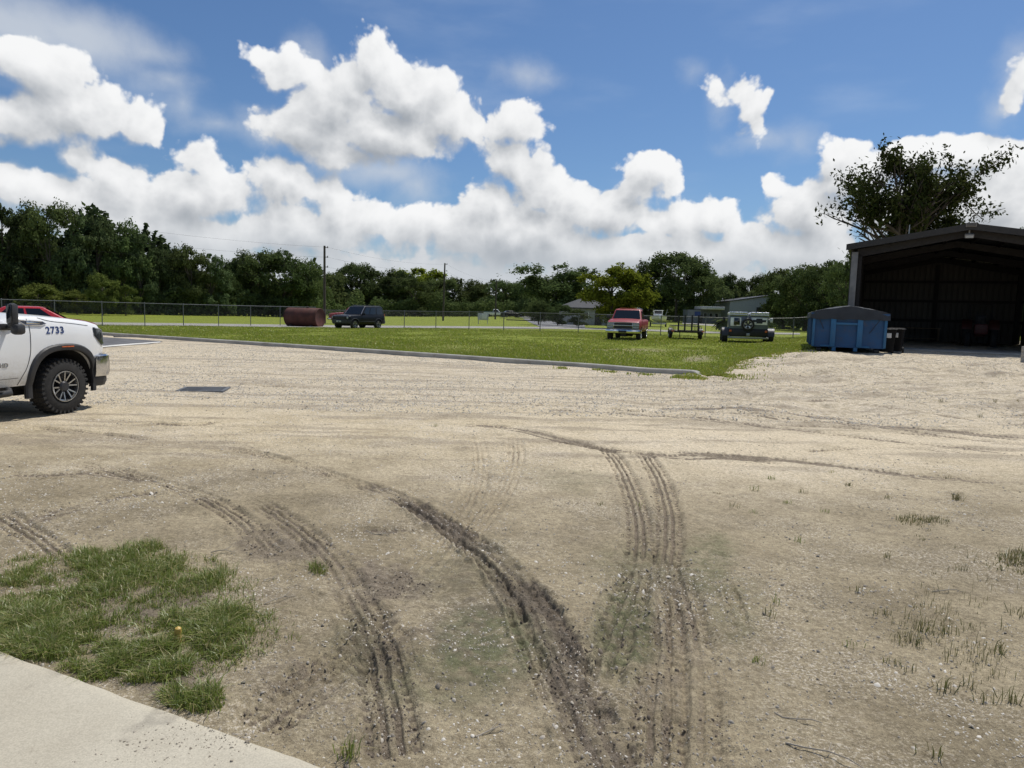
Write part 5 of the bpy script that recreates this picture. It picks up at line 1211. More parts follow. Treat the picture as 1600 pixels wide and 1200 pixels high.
# ---- utility trailer with its ramp gate raised
def utility_trailer():
    p = px(1076, 45.5); t = empty('utility_trailer', p, math.radians(-6), 'low black utility trailer with its barred ramp gate standing up', 'trailer')
    mb = MB(); W2, Lh = .82, 3.0
    for sx in (-1, 1): mb.box((sx * W2, Lh / 2, .50), (.06, Lh, .10), bev=.01)
    for k in range(5): mb.box((0, .03 + k * (Lh - .06) / 4, .50), (2 * W2 - .06, .06, .09), bev=.01)
    mb.build('bed_frame', M_BSTEEL, t); mb = MB(); mb.box((0, Lh / 2, .562), (2 * W2 - .08, Lh - .04, .03)); mb.build('deck', simple('weathered_planks', (.16, .13, .10), .9, scale=6), t)
    mb = MB()
    for sx in (-1, 1):
        mb.tube([(sx * W2, .02, .88), (sx * W2, Lh, .88)], .022, 6)
        for k in range(5): mb.tube([(sx * W2, .02 + k * (Lh - .04) / 4, .52), (sx * W2, .02 + k * (Lh - .04) / 4, .88)], .02, 6)
    mb.tube([(-W2, .0, .88), (W2, 0, .88)], .022, 6); mb.tube([(-W2, Lh, .88), (W2, Lh, .88)], .022, 6); mb.build('side_rails', M_BSTEEL, t)
    mb = MB(); Hh = 1.02
    for k, xx in enumerate((-.62, -.22, .22, .62)): mb.box((xx, -.06 - .0, .56 + Hh / 2), (.10, .07, Hh))
    for zz_ in (.60, 1.0): mb.box((0, -.10, zz_), (1.32, .035, .04))
    mb.build('ramp_gate', M_BSTEEL, t, smooth=0)
    for sx in (-1, 1):
        w_ = wheel(t, 0, 0, 0, .33, .2, 1, 'road', .2); w_.rotation_euler = (0, 0, -PI / 2 * sx); w_.location = (sx * 1.06, Lh * .42, .33)
        mb = MB(); rings = []
        for k in range(9):
            a = PI * k / 8; rings.append([(sx * xx, Lh * .42 + math.cos(a) * .40, .36 + math.sin(a) * .38 + zz_) for xx, zz_ in ((.84, 0), (1.09, 0), (1.09, -.04), (.84, -.02))])
        mb.loft(rings); mb.build('fender', M_BSTEEL, t)
        mb = MB(); mb.box((sx * .95, -.03, .55), (.16, .05, .08), bev=.01); mb.build('tail_light', M_ORANGE, t)
    mb = MB(); mb.tube([(-.7, Lh, .48), (0, Lh + 1.1, .48)], .04, 6); mb.tube([(.7, Lh, .48), (0, Lh + 1.1, .48)], .04, 6); mb.tube([(0, Lh + 1.0, .48), (0, Lh + 1.0, .05)], .03, 6); mb.build('tongue', M_BSTEEL, t)
    return t
utility_trailer()
# ---- wide boxy buggy seen from behind
def buggy():
    p = px(1170, 42.0); t = empty('offroad_buggy', p, math.radians(-14), 'wide boxy offroad buggy with a silver edged roof and round spare wheel on its back', 'buggy')
    M_GB = simple('dull_blue_grey_paint', (.10, .125, .165), .5, .1, var=.15, coat=.2); M_SIL = simple('polished_aluminium', (.86, .87, .88), .3, .0, var=.04); M_PALE = simple('pale_panel', (.82, .83, .84), .5)
    mb = MB(); mb.box((0, 1.3, .62), (2.26, 2.6, .46), bev=.05); mb.box((0, 3.0, .70), (1.7, 1.0, .5), bev=.08); mb.build('body', M_BSTEEL, t)
    mb = MB(); mb.box((-.60, .95, 1.24), (1.02, 1.8, .80), bev=.05); mb.box((.60, .95, 1.24), (1.02, 1.8, .80), bev=.05); mb.build('cab', M_GB, t)
    for sx in (-1, 1):
        mb = MB(); mb.box((sx * .60, .95, 1.74), (1.06, 1.9, .17), bev=.085); mb.box((sx * .60, .03, 1.655), (1.04, .05, .04), bev=.01); mb.build('roof_panel', M_SIL, t)
    for sx in (-1, 1):
        mb = MB(); mb.tube([(sx * .60 - .50, .0, 1.79), (sx * .60 + .50, .0, 1.79)], .055, 10); mb.tube([(sx * .60 - .50, -.02, 1.66), (sx * .60 + .50, -.02, 1.66)], .03, 8); mb.build('roof_edge', M_CHROME, t)
    # left framed opening and right panel with the dark cross shaped emblem
    mb = MB(); mb.box((-.72, .04, 1.26), (.60, .03, .50), bev=.008); f = mb.build('rear_window', M_PALE, t); mb = MB(); mb.box((-.66, .02, 1.28), (.34, .03, .40), bev=.008); mb.box((-.74, .021, 1.15), (.12, .03, .24)); mb.build('pane', M_GLASS, f)
    mb = MB(); mb.box((.60, .04, 1.32), (.90, .03, .42), bev=.01); f = mb.build('rear_panel', M_PALE, t)
    mb = MB(); a, b = .36, .20; q = [(-a - .03, -.055), (-b + .05, -.055), (-b + .03, -.125), (b - .03, -.125), (b - .01, -.055), (a, -.055), (a + .03, .055), (b - .05, .055), (b - .03, .125), (-b + .03, .125), (-b + .01, .055), (-a, .055)]
    mb.prism([(.60 + x_, .022, 1.33 + z_ * 1.15) for x_, z_ in q], (0, -.012, 0)); mb.build('emblem', simple('dark_emblem', (.012, .014, .02), .4), f, smooth=0)
    s_ = wheel(t, 0, 0, 0, .36, .22, 1, 'road', .25); s_.name = 'spare_wheel'; s_.rotation_euler = (0, 0, PI); s_.location = (-.04, -.22, 1.10)
    for sx in (-1, 1):
        for yy, rr_ in ((.45, .43), (3.0, .40)):
            w_ = wheel(t, 0, 0, 0, rr_, .32, 1, 'mud', .20, M_GUN); w_.rotation_euler = (0, 0, -PI / 2 * sx); w_.location = (sx * 1.45, yy, rr_)
        mb = MB(); rings = []
        for k in range(9):
            a = PI * (k / 8); rings.append([(sx * xx, .45 + math.cos(a) * .52, .46 + math.sin(a) * .46 + zz_) for xx, zz_ in ((1.10, 0), (1.48, 0), (1.48, -.04), (1.10, -.03))])
        mb.loft(rings); mb.build('fender', M_GUN, t)
        mb = MB(); mb.tube([(sx * 1.12, .9, 1.4), (sx * 1.35, .95, 1.44), (sx * 1.38, .95, 1.5)], .02, 6); mb.box((sx * 1.36, .95, 1.38), (.16, .06, .26), bev=.03); mb.build('side_mirror', M_PALE if sx > 0 else M_BSTEEL, t)
        mb = MB(); mb.box((sx * 1.0, -.02, .72), (.14, .05, .12), bev=.02); mb.build('tail_light', M_ORANGE, t)
    mb = MB(); mb.box((0, -.14, .33), (2.3, .10, .10), bev=.02); mb.tube([(-1.05, -.13, .33), (-1.05, .4, .55)], .04, 6); mb.tube([(1.05, -.13, .33), (1.05, .4, .55)], .04, 6); mb.build('rear_bumper', M_STEEL, t)
    mb = MB(); mb.box((0, -.12, .52), (.20, .20, .16), bev=.02); mb.tube([(0, -.2, .46), (0, -.34, .46)], .03, 8); mb.build('tow_hitch', M_STEEL, t)
    return t
buggy()
# ---- boat on its trailer beyond the fence
def boat():
    p = px(1031, 96); t = empty('motor_boat', p, math.radians(-8), 'white motor boat with a small cabin top on a trailer beyond the fence', 'boat'); mb = MB(); rings = []
    for i in range(11):
        f = i / 10; y = f * 5.6; wv_ = 1.08 * (1 - max(0, (.35 - f) / .35) ** 2 * .85); keel = .62 + .5 * max(0, (.3 - f) / .3) ** 1.6; top = 1.42 + .22 * (1 - f) ** 2
        rings.append([(-wv_, y, top), (-wv_ * .93, y, lerp(keel, top, .45)), (-wv_ * .5, y, lerp(keel, top, .15)), (0, y, keel), (wv_ * .5, y, lerp(keel, top, .15)), (wv_ * .93, y, lerp(keel, top, .45)), (wv_, y, top), (wv_ * .9, y, top - .06), (-wv_ * .9, y, top - .06)])
    mb.loft(rings); mb.build('hull', M_WHITE, t)
    mb = MB(); mb.box((-.1, 2.6, 1.60), (1.0, 1.2, .5), bev=.08); mb.build('console', M_WHITE, t)
    mb = MB(); mb.box((-.1, 2.6, 2.28), (1.35, 1.6, .07), bev=.03)
    for sx in (-1, 1):
        for yy in (1.95, 3.25): mb.tube([(-.1 + sx * .52, yy, 1.5), (-.1 + sx * .58, yy, 2.26)], .03, 6)
    mb.build('cabin_top', M_WHITE, t); mb = MB(); mb.quadpatch((-.58, 1.95, 1.84), (.38, 1.95, 1.84), (.40, 2.05, 2.2), (-.6, 2.05, 2.2)); mb.build('windscreen', M_GLASS, t)
    mb = MB(); mb.tube([(1.0, 4.6, 1.4), (1.35, 4.8, 2.5)], .025, 6); mb.build('fishing_rod', M_STEEL, t)
    mb = MB()
    for sx in (-1, 1): mb.box((sx * .8, 2.8, .48), (.10, 5.6, .12))
    mb.tube([(-.8, 0, .46), (0, -1.0, .46)], .05, 6); mb.tube([(.8, 0, .46), (0, -1.0, .46)], .05, 6); mb.box((0, 3.2, .50), (1.7, .12, .22)); mb.box((0, 1.0, .55), (1.7, .12, .2)); mb.build('trailer_frame', M_STEEL, t)
    for sx in (-1, 1):
        w_ = wheel(t, 0, 0, 0, .33, .2, 1); w_.rotation_euler = (0, 0, -PI / 2 * sx); w_.location = (sx * 1.15, 3.2, .33)
    return t
boat()
# ------------------------------------------------------------------ fence
M_FSTEEL = simple('fence_steel', (.16, .165, .165), .55, .6, var=.15); M_WIRE = simple('fence_wire', (.10, .105, .105), .55, .5)
def fence(pts, H, label, name='chain_link_fence', ends=True):
    """pts: plan points of the posts"""
    o = empty(name, (pts[0][0], pts[0][1], 0), 0, label, 'fence'); O = Vector((pts[0][0], pts[0][1], 0))
    Z0 = [hz(*p) for p in pts]; proto = None
    for i, p in enumerate(pts):
        if proto is None:
            mb = MB(); mb.cyl((0, 0, -.1), (0, 0, H), .032, n=8); mb.lathe([(.036, H - .01), (.036, H + .02), (.02, H + .045), (0, H + .05)], (0, 0, 0), (0, 0, 1), 8); proto = mb.build('post', M_FSTEEL, o); c = proto
        else: c = proto.copy(); COL.objects.link(c); c.parent = o
        c.location = (p[0] - O.x, p[1] - O.y, Z0[i])
    mb = MB(); mb.tube([(p[0] - O.x, p[1] - O.y, z + H - .02) for p, z in zip(pts, Z0)], .024, 6); mb.build('top_rail', M_FSTEEL, o)
    V = []; F = []
    for i in range(len(pts) - 1):
        a = Vector((pts[i][0] - O.x, pts[i][1] - O.y, Z0[i])); b = Vector((pts[i + 1][0] - O.x, pts[i + 1][1] - O.y, Z0[i + 1])); d = b - a; L = d.length; n = int(L / .085); nn = Vector((d.y, -d.x, 0)).normalized() * .0028
        hh = H - .05
        for sg in (1, -1):
            for k in range(-int(hh / .085), n + 1):
                s0, s1 = k * .085, k * .085 + hh; z0_, z1_ = .03, .03 + hh
                if s0 < 0: z0_ += -s0; s0 = 0
                if s1 > L: z1_ -= s1 - L; s1 = L
                if s1 <= s0: continue
                if sg < 0: s0, s1 = L - s0, L - s1
                p0 = a + d * (s0 / L) + Vector((0, 0, z0_)); p1 = a + d * (s1 / L) + Vector((0, 0, z1_)); up = Vector((0, 0, .0026)); off = nn * (1.2 * sg)
                bI = len(V); V += [p0 - up + off, p0 + up + off, p1 + up + off, p1 - up + off, p0 + nn + off, p1 + nn + off]; F += [(bI, bI + 1, bI + 2, bI + 3), (bI + 1, bI + 4, bI + 5, bI + 2), (bI, bI + 3, bI + 5, bI + 4)]
    me = np_mesh('wire_mesh', np.array([tuple(v) for v in V]), np.array(F), [M_WIRE]); add('wire_mesh', me, o)
    return o
FL = [(-30.3 + 1.636 * k, 47 + 2.576 * k) for k in np.arange(-6, 7.3, 1)]; FL.append((-18.3, 65.8))
FR = [(-18.3, 65.8)] + [(-6 + 2.89 * m, 60 - 1.37 * m) for m in np.arange(-3.2, 6.9, 1.0)]
FR += [(17.2, 50.2), (19.6, 49.9), (22, 49.6)]
fence(FL, 1.74, 'long chain link fence along the left side of the lawn before the wood')
fence(FR, 1.50, 'chain link fence across the back of the lawn behind the parked pickup and trailer')

# ------------------------------------------------------------------ utility poles and their wires
M_WOOD = simple('pole_wood', (.070, .058, .047), .95, var=.3, scale=3, bump=.5, bscale=15)
def pole(u, vt, Y, label, lean=0.0, brackets=(.06, .4, .75)):
    p = px(u, Y); H = zat(u, vt, Y) - p.z; t = empty('utility_pole', p, 0, label, 'pole', None); t.rotation_euler = (0, lean, 0)
    mb = MB(); mb.cyl((0, 0, -.4), (0, 0, H), .16, .11, 12); mb.build('shaft', M_WOOD, t)
    for b in brackets:
        mb = MB(); mb.tube([(.08, 0, H - b * 3), (.34, 0, H - b * 3 + .02)], .035, 6); mb.cyl((.34, 0, H - b * 3 - .06), (.34, 0, H - b * 3 + .16), .05, .035, 8); mb.build('insulator', M_STEEL if b < .05 else M_WOOD, t)
    return p, H
PA = [pole(507, 384, 77, 'tallest dark utility pole just right of the rusty tank', 0), pole(692.5, 411, 111, 'dark utility pole in the middle distance beyond the fence', .015), pole(774, 438, 128, 'short looking farthest utility pole beside the tiny white pickup', .01, (.08,))]
q0 = px(-190, 46); mb = MB()
pts_prev = (Vector((q0.x, q0.y, q0.z)), 8.7)
def span(a, b, sag):
    mb = MB(); pts = []
    for k in range(21):
        f = k / 20; p = a.lerp(b, f); p.z -= sag * 4 * f * (1 - f); pts.append(p)
    mb.tube(pts, .006, 5); return mb
polp = [(Vector((q0.x, q0.y, 0)), 8.6)] + [(p, H) for p, H in PA]
nm = ['beyond the left picture edge to the tallest pole', 'from the tallest pole to the middle pole', 'from the middle pole to the farthest pole']
for i in range(3):
    (a, Ha), (b, Hb) = polp[i], polp[i + 1]
    for j, dz in enumerate((.15, 1.2, 2.25, 3.3)):
        dx = .34 if j < 3 else .12
        w_ = span(Vector((a.x + dx, a.y, a.z + Ha - dz)), Vector((b.x + dx, b.y, b.z + Hb - dz)), .55)
        w_.build('overhead_wire', M_SEAM, label=f'{ordinal(j)} overhead wire from the top running {nm[i]}', cat='wire', group='overhead wires between the utility poles')

# ------------------------------------------------------------------ rusty tank
def tank():
    p = px(476, 61.5); t = empty('steel_tank', p, math.radians(-17), 'big rusty red cylinder tank lying on the lawn by the fence', 'tank'); Rr, Lh = .82, 1.55
    m = simple('rusty_steel', (.085, .028, .020), .75, .2, var=.3, scale=1.6, bump=.3, bscale=25, dirt=(.05, .022, .016, .8))
    mb = MB(); prof = [(0, -Lh + .03), (.70, -Lh + .02), (.74, -Lh - .01), (.805, -Lh - .01), (Rr, -Lh + .01), (Rr, Lh - .01), (.805, Lh + .01), (.74, Lh + .01), (.70, Lh - .02), (0, Lh - .03)]
    mb.lathe(prof, (0, 0, Rr), (1, 0, 0), 40); mb.build('shell', m, t, smooth=50)
    mb = MB()
    for x_ in (-Lh + .08, -.5, .5, Lh - .08): mb.lathe([(Rr - .01, -.03), (Rr + .012, -.025), (Rr + .012, .025), (Rr - .01, .03)], (x_, 0, Rr), (1, 0, 0), 40)
    mb.build('weld_band', m, t, smooth=50); mb = MB(); mb.cyl((.3, 0, 2 * Rr - .02), (.3, 0, 2 * Rr + .06), .10, n=14); mb.cyl((.3, 0, 2 * Rr + .06), (.3, 0, 2 * Rr + .08), .14, n=14); mb.build('filler_neck', m, t)
    mb = MB()
    for x_ in (-1.0, 1.0): mb.box((x_, 0, .09), (.22, 1.3, .18), bev=.02); 
    mb.build('cradle', M_BSTEEL, t)
tank()
# ------------------------------------------------------------------ storm drain
def drain():
    a = gp(318, 609.5); t = empty('storm_drain', (a.x, a.y, float(gz(a.x, a.y)) - .025), math.radians(11), 'rectangular iron drain grate set in the pale gravel', 'drain'); W, D = .84, .72
    mb = MB()
    for sx in (-1, 1): mb.box((sx * W / 2, 0, 0), (.07, D + .07, .10), bev=.01)
    for sy in (-1, 1): mb.box((0, sy * D / 2, .001), (W - .07, .07, .10), bev=.01)
    mi = simple('cast_iron', (.13, .135, .14), .55, .4, var=.3, scale=8); mb.build('frame', mi, t); mb = MB()
    for k in range(5): mb.box((0, -D / 2 + .10 + k * (D - .20) / 4, .03), (W - .07, .055, .05), bev=.005)
    for sy in (-.2, .0, .2): mb.box((sy, 0, .012), (.04, D - .08, .045))
    mb.build('grate', mi, t); mb = MB(); mb.box((0, 0, -.02), (W - .07, D - .07, .01)); mb.build('pit_shade', M_SEAM, t)  # thin black sheet in place of the shaded hollow under the bars
drain()
# ------------------------------------------------------------------ small yellow stub in the grass patch
p = gp(277, 1010); mb = MB(); mb.lathe([(.0, -.03), (.022, -.02), (.021, .03), (.016, .055), (.018, .068), (.015, .085), (.006, .092), (0, .093)], (0, 0, 0), (.10, -.05, 1), 14)
o = mb.build('marker_stub', simple('faded_yellow_plastic', (.50, .33, .075), .5, var=.15, scale=20), label='small faded yellow plastic stub standing in the weedy grass', cat='marker'); o.location = (p.x, p.y, float(gz(p.x, p.y)))

# ------------------------------------------------------------------ open metal shed
def corrugated(name, col, k=22.0, axis=0):
    m, nt, b = new_mat(name); co = objco(nt); sp = nd(nt, 'ShaderNodeSeparateXYZ', {0: co}); n1 = noise(nt, co, .8, 5)
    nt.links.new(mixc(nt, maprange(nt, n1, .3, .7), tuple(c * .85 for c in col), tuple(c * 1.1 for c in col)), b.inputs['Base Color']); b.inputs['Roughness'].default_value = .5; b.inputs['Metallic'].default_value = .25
    return m
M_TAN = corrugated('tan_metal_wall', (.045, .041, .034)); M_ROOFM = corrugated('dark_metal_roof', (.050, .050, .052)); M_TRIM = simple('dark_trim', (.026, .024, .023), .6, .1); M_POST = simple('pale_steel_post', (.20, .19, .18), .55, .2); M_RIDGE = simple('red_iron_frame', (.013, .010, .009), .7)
def wall_panel(mb, a, b, h0, h1, th=.03, pitch=.305, rib=.035):
    """ribbed sheet from a to b (plan points), top heights h0..h1, bottoms at z = 0"""
    a, b = Vector(a), Vector(b); d = b - a; L = d.length; d = d / L; nn = Vector((d.y, -d.x, 0)); xs = [0]; k = 0
    while (k + 1) * pitch < L:
        c = (k + .5) * pitch; xs += [c - .05, c - .025, c + .025, c + .05]; k += 1
    xs.append(L); rings = []
    for i, s_ in enumerate(xs):
        j = (i - 1) % 4; o = rib if (0 < i < len(xs) - 1 and j in (1, 2)) else 0; h = lerp(h0, h1, s_ / L) if not callable(h0) else h0(s_)
        p = a + d * s_; rings.append([tuple(p + nn * o + Vector((0, 0, -.3))), tuple(p + nn * o + Vector((0, 0, h))), tuple(p - nn * th + Vector((0, 0, h))), tuple(p - nn * th + Vector((0, 0, -.3)))])
    mb.loft(rings, True, True)
def shed():
    W, D, E, Rg = 9.1, 15.5, 4.82, 5.56; p = Vector((SH_O[0], SH_O[1], hz(*SH_O) + .02)); E = 5.22 - p.z; Rg = 5.98 - p.z
    t = empty('open_shed', p, math.radians(-26.6), 'dark open fronted metal shed with a low gable roof at the right edge', 'shed')     # local x to the right along the front, y into the shed
    slope = (Rg - E) / (W / 2); gab = lambda s_: E + slope * (s_ if s_ < W / 2 else W - s_) - .01
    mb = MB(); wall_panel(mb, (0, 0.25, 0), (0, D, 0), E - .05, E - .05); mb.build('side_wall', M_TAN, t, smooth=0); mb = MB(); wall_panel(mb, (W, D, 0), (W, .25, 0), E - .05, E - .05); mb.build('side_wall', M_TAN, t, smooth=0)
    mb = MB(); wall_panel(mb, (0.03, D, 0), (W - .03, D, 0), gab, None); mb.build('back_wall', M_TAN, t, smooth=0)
    mb = MB(); ov = .22; sec = []
    for y in np.linspace(-.12, D + .15, 40):
        sec.append([(-ov, y, E - slope * ov), (W / 2, y, Rg), (W + ov, y, E - slope * ov), (W + ov, y, E - slope * ov + .05), (W / 2, y, Rg + .06), (-ov, y, E - slope * ov + .05)])
    mb.loft(sec); mb.build('roof', M_ROOFM, t, smooth=0)
    # fascia trim across the gable
    mb = MB()
    for x0, z0, x1, z1 in ((-ov - .02, E - slope * ov, W / 2, Rg), (W / 2, Rg, W + ov + .02, E - slope * ov)):
        mb.prism([(x0, -.15, z0 - .17), (x1, -.15, z1 - .17), (x1, -.15, z1 + .10), (x0, -.15, z0 + .10)], (0, -.06, 0))
    mb.build('fascia', M_TRIM, t, smooth=0)
    for i, (x_, y_) in enumerate([(.14, .12), (W - .14, .12)]):
        mb = MB(); mb.box((x_, y_, E / 2 - .15), (.26, .22, E - .25), bev=.01); mb.build('corner_post', M_POST, t)
    for y_ in (.35, 5.2, 10.3, 15.2):       # rigid frames
        mb = MB()
        for sx, s_ in ((.22, 1), (W - .22, -1)): mb.box((sx + s_ * .1, y_, E / 2 - .2), (.24, .16, E - .35)); mb.prism([(sx + s_ * .0, y_ - .08, E - .50), (W / 2, y_ - .08, Rg - .42), (W / 2, y_ - .08, Rg - .12), (sx, y_ - .08, E - .14)], (0, .16, 0))
        mb.build('frame', M_RIDGE, t, smooth=0)
    mb = MB(); mb.box((W / 2 - .05, D - .16, Rg / 2 - .25), (.24, .18, Rg - .6)); mb.build('back_post', M_RIDGE, t, smooth=0)
    for z_ in (1.35, 2.55, 3.75):
        mb = MB(); mb.box((W / 2, D - .10, z_), (W - .3, .10, .16)); mb.build('back_girt', M_RIDGE, t, smooth=0)
        for xx in (.10, W - .10):
            mb = MB(); mb.box((xx, D / 2 + .1, z_), (.10, D - .6, .16)); mb.build('side_girt', M_RIDGE, t, smooth=0)
    for k in range(8):
        f = (k + .5) / 8; x_ = f * W; z_ = E + slope * (x_ if x_ < W / 2 else W - x_) - .10; mb = MB(); mb.box((x_, D / 2 + .3, z_ - .02), (.07, D - .8, .14)); mb.build('purlin', M_RIDGE, t, smooth=0)
    # peak vent plate and flood lamp
    mb = MB(); mb.box((W / 2 - .02, -.235, Rg + .02), (.40, .06, .17), bev=.01); v = mb.build('peak_plate', M_POST, t); mb = MB()
    for k in range(3): mb.box((W / 2 - .02, -.272, Rg - .03 + .05 * k), (.34, .012, .018))
    mb.build('louvre', M_TRIM, v)
    mb = MB(); mb.box((W / 2 - .05, -.10, Rg - .42), (.34, .22, .16), Matrix.Rotation(.35, 3, 'X'), bev=.02); mb.cyl((W / 2 - .05, -.06, Rg - .34), (W / 2 - .05, -.06, Rg - .18), .03, n=8); fl = mb.build('flood_lamp', M_POST, t); mb = MB(); mb.box((W / 2 - .05, -.20, Rg - .47), (.28, .02, .10), Matrix.Rotation(.35, 3, 'X')); mb.build('lamp_glass', M_LENS, fl)
    mb = MB(); mb.box((W / 2, D / 2 + .05, -.11), (W - .1, D - .1, .20)); mb.build('floor_slab', M_CONC, t)
    mb = MB(); mb.tube([(2.25, .4, 5.2 - p.z + .55), (2.25, .4, 5.2 - p.z + .95)], .02, 6); mb.build('vent_pipe', M_STEEL, t)
    return p
SHP = shed()
def in_shed(x, y, z=0): 
    R = Matrix.Rotation(math.radians(-26.6), 3, 'Z'); return SHP + R @ Vector((x, y, z))
# compact tractor parked inside
def tractor():
    t = empty('farm_tractor', in_shed(6.2, 8.5, -.01), math.radians(-26.6 - 95), 'dark red tractor standing in the shade inside the open shed', 'tractor'); MR = simple('dull_red_paint', (.07, .014, .011), .6)
    mb = MB(); mb.box((.9, 0, .95), (1.5, .62, .55), bev=.1); mb.box((-.3, 0, .75), (1.4, .5, .4), bev=.05); mb.build('body', MR, t)
    for sd in (-1, 1):
        wheel(t, -.6, sd * .80, .68, .68, .36, sd, 'mud', .38, MR); wheel(t, 1.25, sd * .68, .40, .40, .24, sd, 'mud', .22, MR)
        mb = MB(); rings = []
        for k in range(9):
            a = math.radians(20 + 140 * k / 8); rings.append([(-.6 + math.cos(a) * .78, sd * y_, .70 + math.sin(a) * .76 + z_) for y_, z_ in ((.38, 0), (.84, 0), (.84, -.03), (.38, -.03))])
        mb.loft(rings); mb.build('fender', MR, t)
    mb = MB(); mb.box((-.55, 0, 1.18), (.5, .5, .10), bev=.04); mb.box((-.82, 0, 1.45), (.10, .48, .5), bev=.04); mb.build('seat', M_DKPL, t)
    mb = MB(); mb.tube([(-.95, -.5, 1.2), (-.98, -.5, 2.25), (-.98, .5, 2.25), (-.95, .5, 1.2)], .035, 8); mb.build('roll_bar', M_BSTEEL, t)
    mb = MB(); mb.tube([(.15, 0, 1.2), (-.08, 0, 1.5)], .025, 8); mb.lathe([(.17, -.015), (.2, 0), (.17, .015), (.165, 0)], (-.08, 0, 1.5), (-.5, 0, .8), 18, True); mb.build('steering_wheel', M_DKPL, t)
    mb = MB(); mb.cyl((1.2, -.2, 1.2), (1.2, -.2, 1.85), .03, n=8); mb.build('exhaust_pipe', M_BSTEEL, t)
tractor()
def workbench():
    t = empty('workbench', in_shed(3.1, 13.9, -.01), math.radians(-26.6), 'long workbench standing against the back wall inside the shed', 'bench'); w_ = simple('bench_wood', (.16, .12, .08), .8, scale=5)
    mb = MB(); mb.box((0, 0, .88), (3.4, .7, .06), bev=.01); mb.build('top', w_, t)
    for sx in (-1, 1):
        for sy in (-1, 1): mb = MB(); mb.box((sx * 1.6, sy * .28, .425), (.09, .09, .85)); mb.build('leg', w_, t, smooth=0)
    mb = MB(); mb.box((0, 0, .25), (3.1, .6, .04)); mb.build('shelf', w_, t, smooth=0)
workbench()
# stacked pale blocks by the right front corner of the shed
bp_ = px(1611, 25.5); first = None
for k in range(6):
    i, j = k % 2, k // 2
    if first is None:
        mb = MB(); mb.box((0, 0, .1), (.40, .20, .19), bev=.008)
        first = mb.build('concrete_block', M_CONC, group='concrete blocks stacked at the right front corner of the shed'); c = first
    else: c = first.copy(); COL.objects.link(c)
    tag(c, f'pale concrete block, {["lower", "middle", "top"][j]} course, {["left", "right"][i]} one, in the stack before the shed', 'block'); c.location = (bp_.x + i * .43, bp_.y, bp_.z + .205 * j - .01); c.rotation_euler = (0, 0, -.45 + .03 * j)

# ------------------------------------------------------------------ blue roll-off container
def dumpster():
    a = px(1270, 29.2); p = a.copy(); t = empty('rolloff_container', (p.x, p.y, p.z - .03), math.radians(-21), 'blue roll off waste container covered by a peaked dark tarp beside the shed', 'dumpster')
    MBl = simple('blue_steel', (.008, .062, .165), .55, .1, var=.18, scale=1.3, dirt=(.085, .050, .032, .55), bump=.1, bscale=12); MBl2 = simple('lighter_blue_steel', (.020, .115, .25), .55, .1, var=.12, scale=2)
    W, L, H0, H1 = 2.72, 5.4, .22, 1.52
    mb = MB(); tp = .06       # tapered shell: front, back, sides, floor
    rings = [[(tp, tp * 0, H0), (W - tp, 0, H0), (W - tp, L, H0), (tp, L, H0)], [(0, 0, H1), (W, 0, H1), (W, L, H1), (0, L, H1)]]
    mb.loft(rings); mb.build('shell', MBl, t, smooth=0)
    for x_, w_ in ((.78, .20), (1.76, .20), (.05, .10), (W - .05, .10)):
        mb = MB(); mb.box((x_, -.045, (H0 + H1) / 2), (w_, .12, H1 - H0 - .04), bev=.015); mb.build('front_rib', MBl2, t)
    mb = MB(); mb.box((1.27, -.045, 1.18), (.78, .09, .09), bev=.01); mb.build('cross_bar', MBl2, t)
    for sx, x_ in ((-1, .0), (1, W)):
        for k in range(6): mb = MB(); mb.box((x_ + sx * .02, .5 + k * .85, (H0 + H1) / 2), (.10, .12, H1 - H0 - .1), bev=.01); mb.build('side_rib', MBl, t)
    mb = MB()
    mb.box((W / 2, -.05, H1 + .035), (W + .16, .12, .10), bev=.02)
    for x_ in (-.03, W + .03): mb.box((x_, L / 2, H1 + .035), (.10, L, .10), bev=.02)
    mb.build('top_rail', MBl, t)
    mb = MB()
    for x_ in (.85, 1.65): mb.box((x_, L / 2, .15), (.14, L, .14))
    mb.box((.55, -.03, .27), (.42, .08, .07), bev=.01); mb.box((1.95, -.03, .27), (.40, .08, .07), bev=.01); mb.build('skid_rail', MBl2, t)
    for x_ in (.30, W - .30):
        mb = MB(); mb.cyl((x_ - .09, .18, .12), (x_ + .09, .18, .12), .12, n=16); mb.build('roller', M_BSTEEL, t)
    MT = simple('dark_tarp', (.026, .031, .040), .8, var=.25, scale=1.5, bump=.4, bscale=5); mb = MB(); rings = []
    for i in range(15):
        y_ = -.10 + (L + .2) * i / 14; ring = []
        for j in range(13):
            f = j / 12; x_ = -.08 + (W + .16) * f; e = min(1, (i / 3.0)) * min(1, (14 - i) / 3.0); hgt_ = .30 * (1 - abs(2 * f - 1) ** 1.6) * (.86 + .14 * e) + .02 * math.sin(i * 2.1 + j * 1.3); ring.append((x_, y_, H1 + .09 + hgt_))
        rings.append([(-.10, y_, H1 - .14 - .03 * math.sin(i * 1.7))] + ring + [(W + .10, y_, H1 - .14 - .03 * math.cos(i * 1.3))])
    rings = [[(x_, -.13, min(z_, H1 - .17 + .02 * math.sin(k * 1.9))) for k, (x_, y_, z_) in enumerate(rings[0])]] + rings
    mb.loft(rings, closed=False, caps=False); mb.build('tarp', MT, t, smooth=60)
    for x0, x1, z1 in ((.22, .42, .95), (W - .25, W - .62, .82)):
        mb = MB(); mb.tube([(x0, -.125, H1 - .12), (lerp(x0, x1, .5), -.11, lerp(H1 - .12, z1, .5)), (x1, -.07, z1)], .012, 5); mb.build('tie_strap', M_BSTEEL, t)
dumpster()
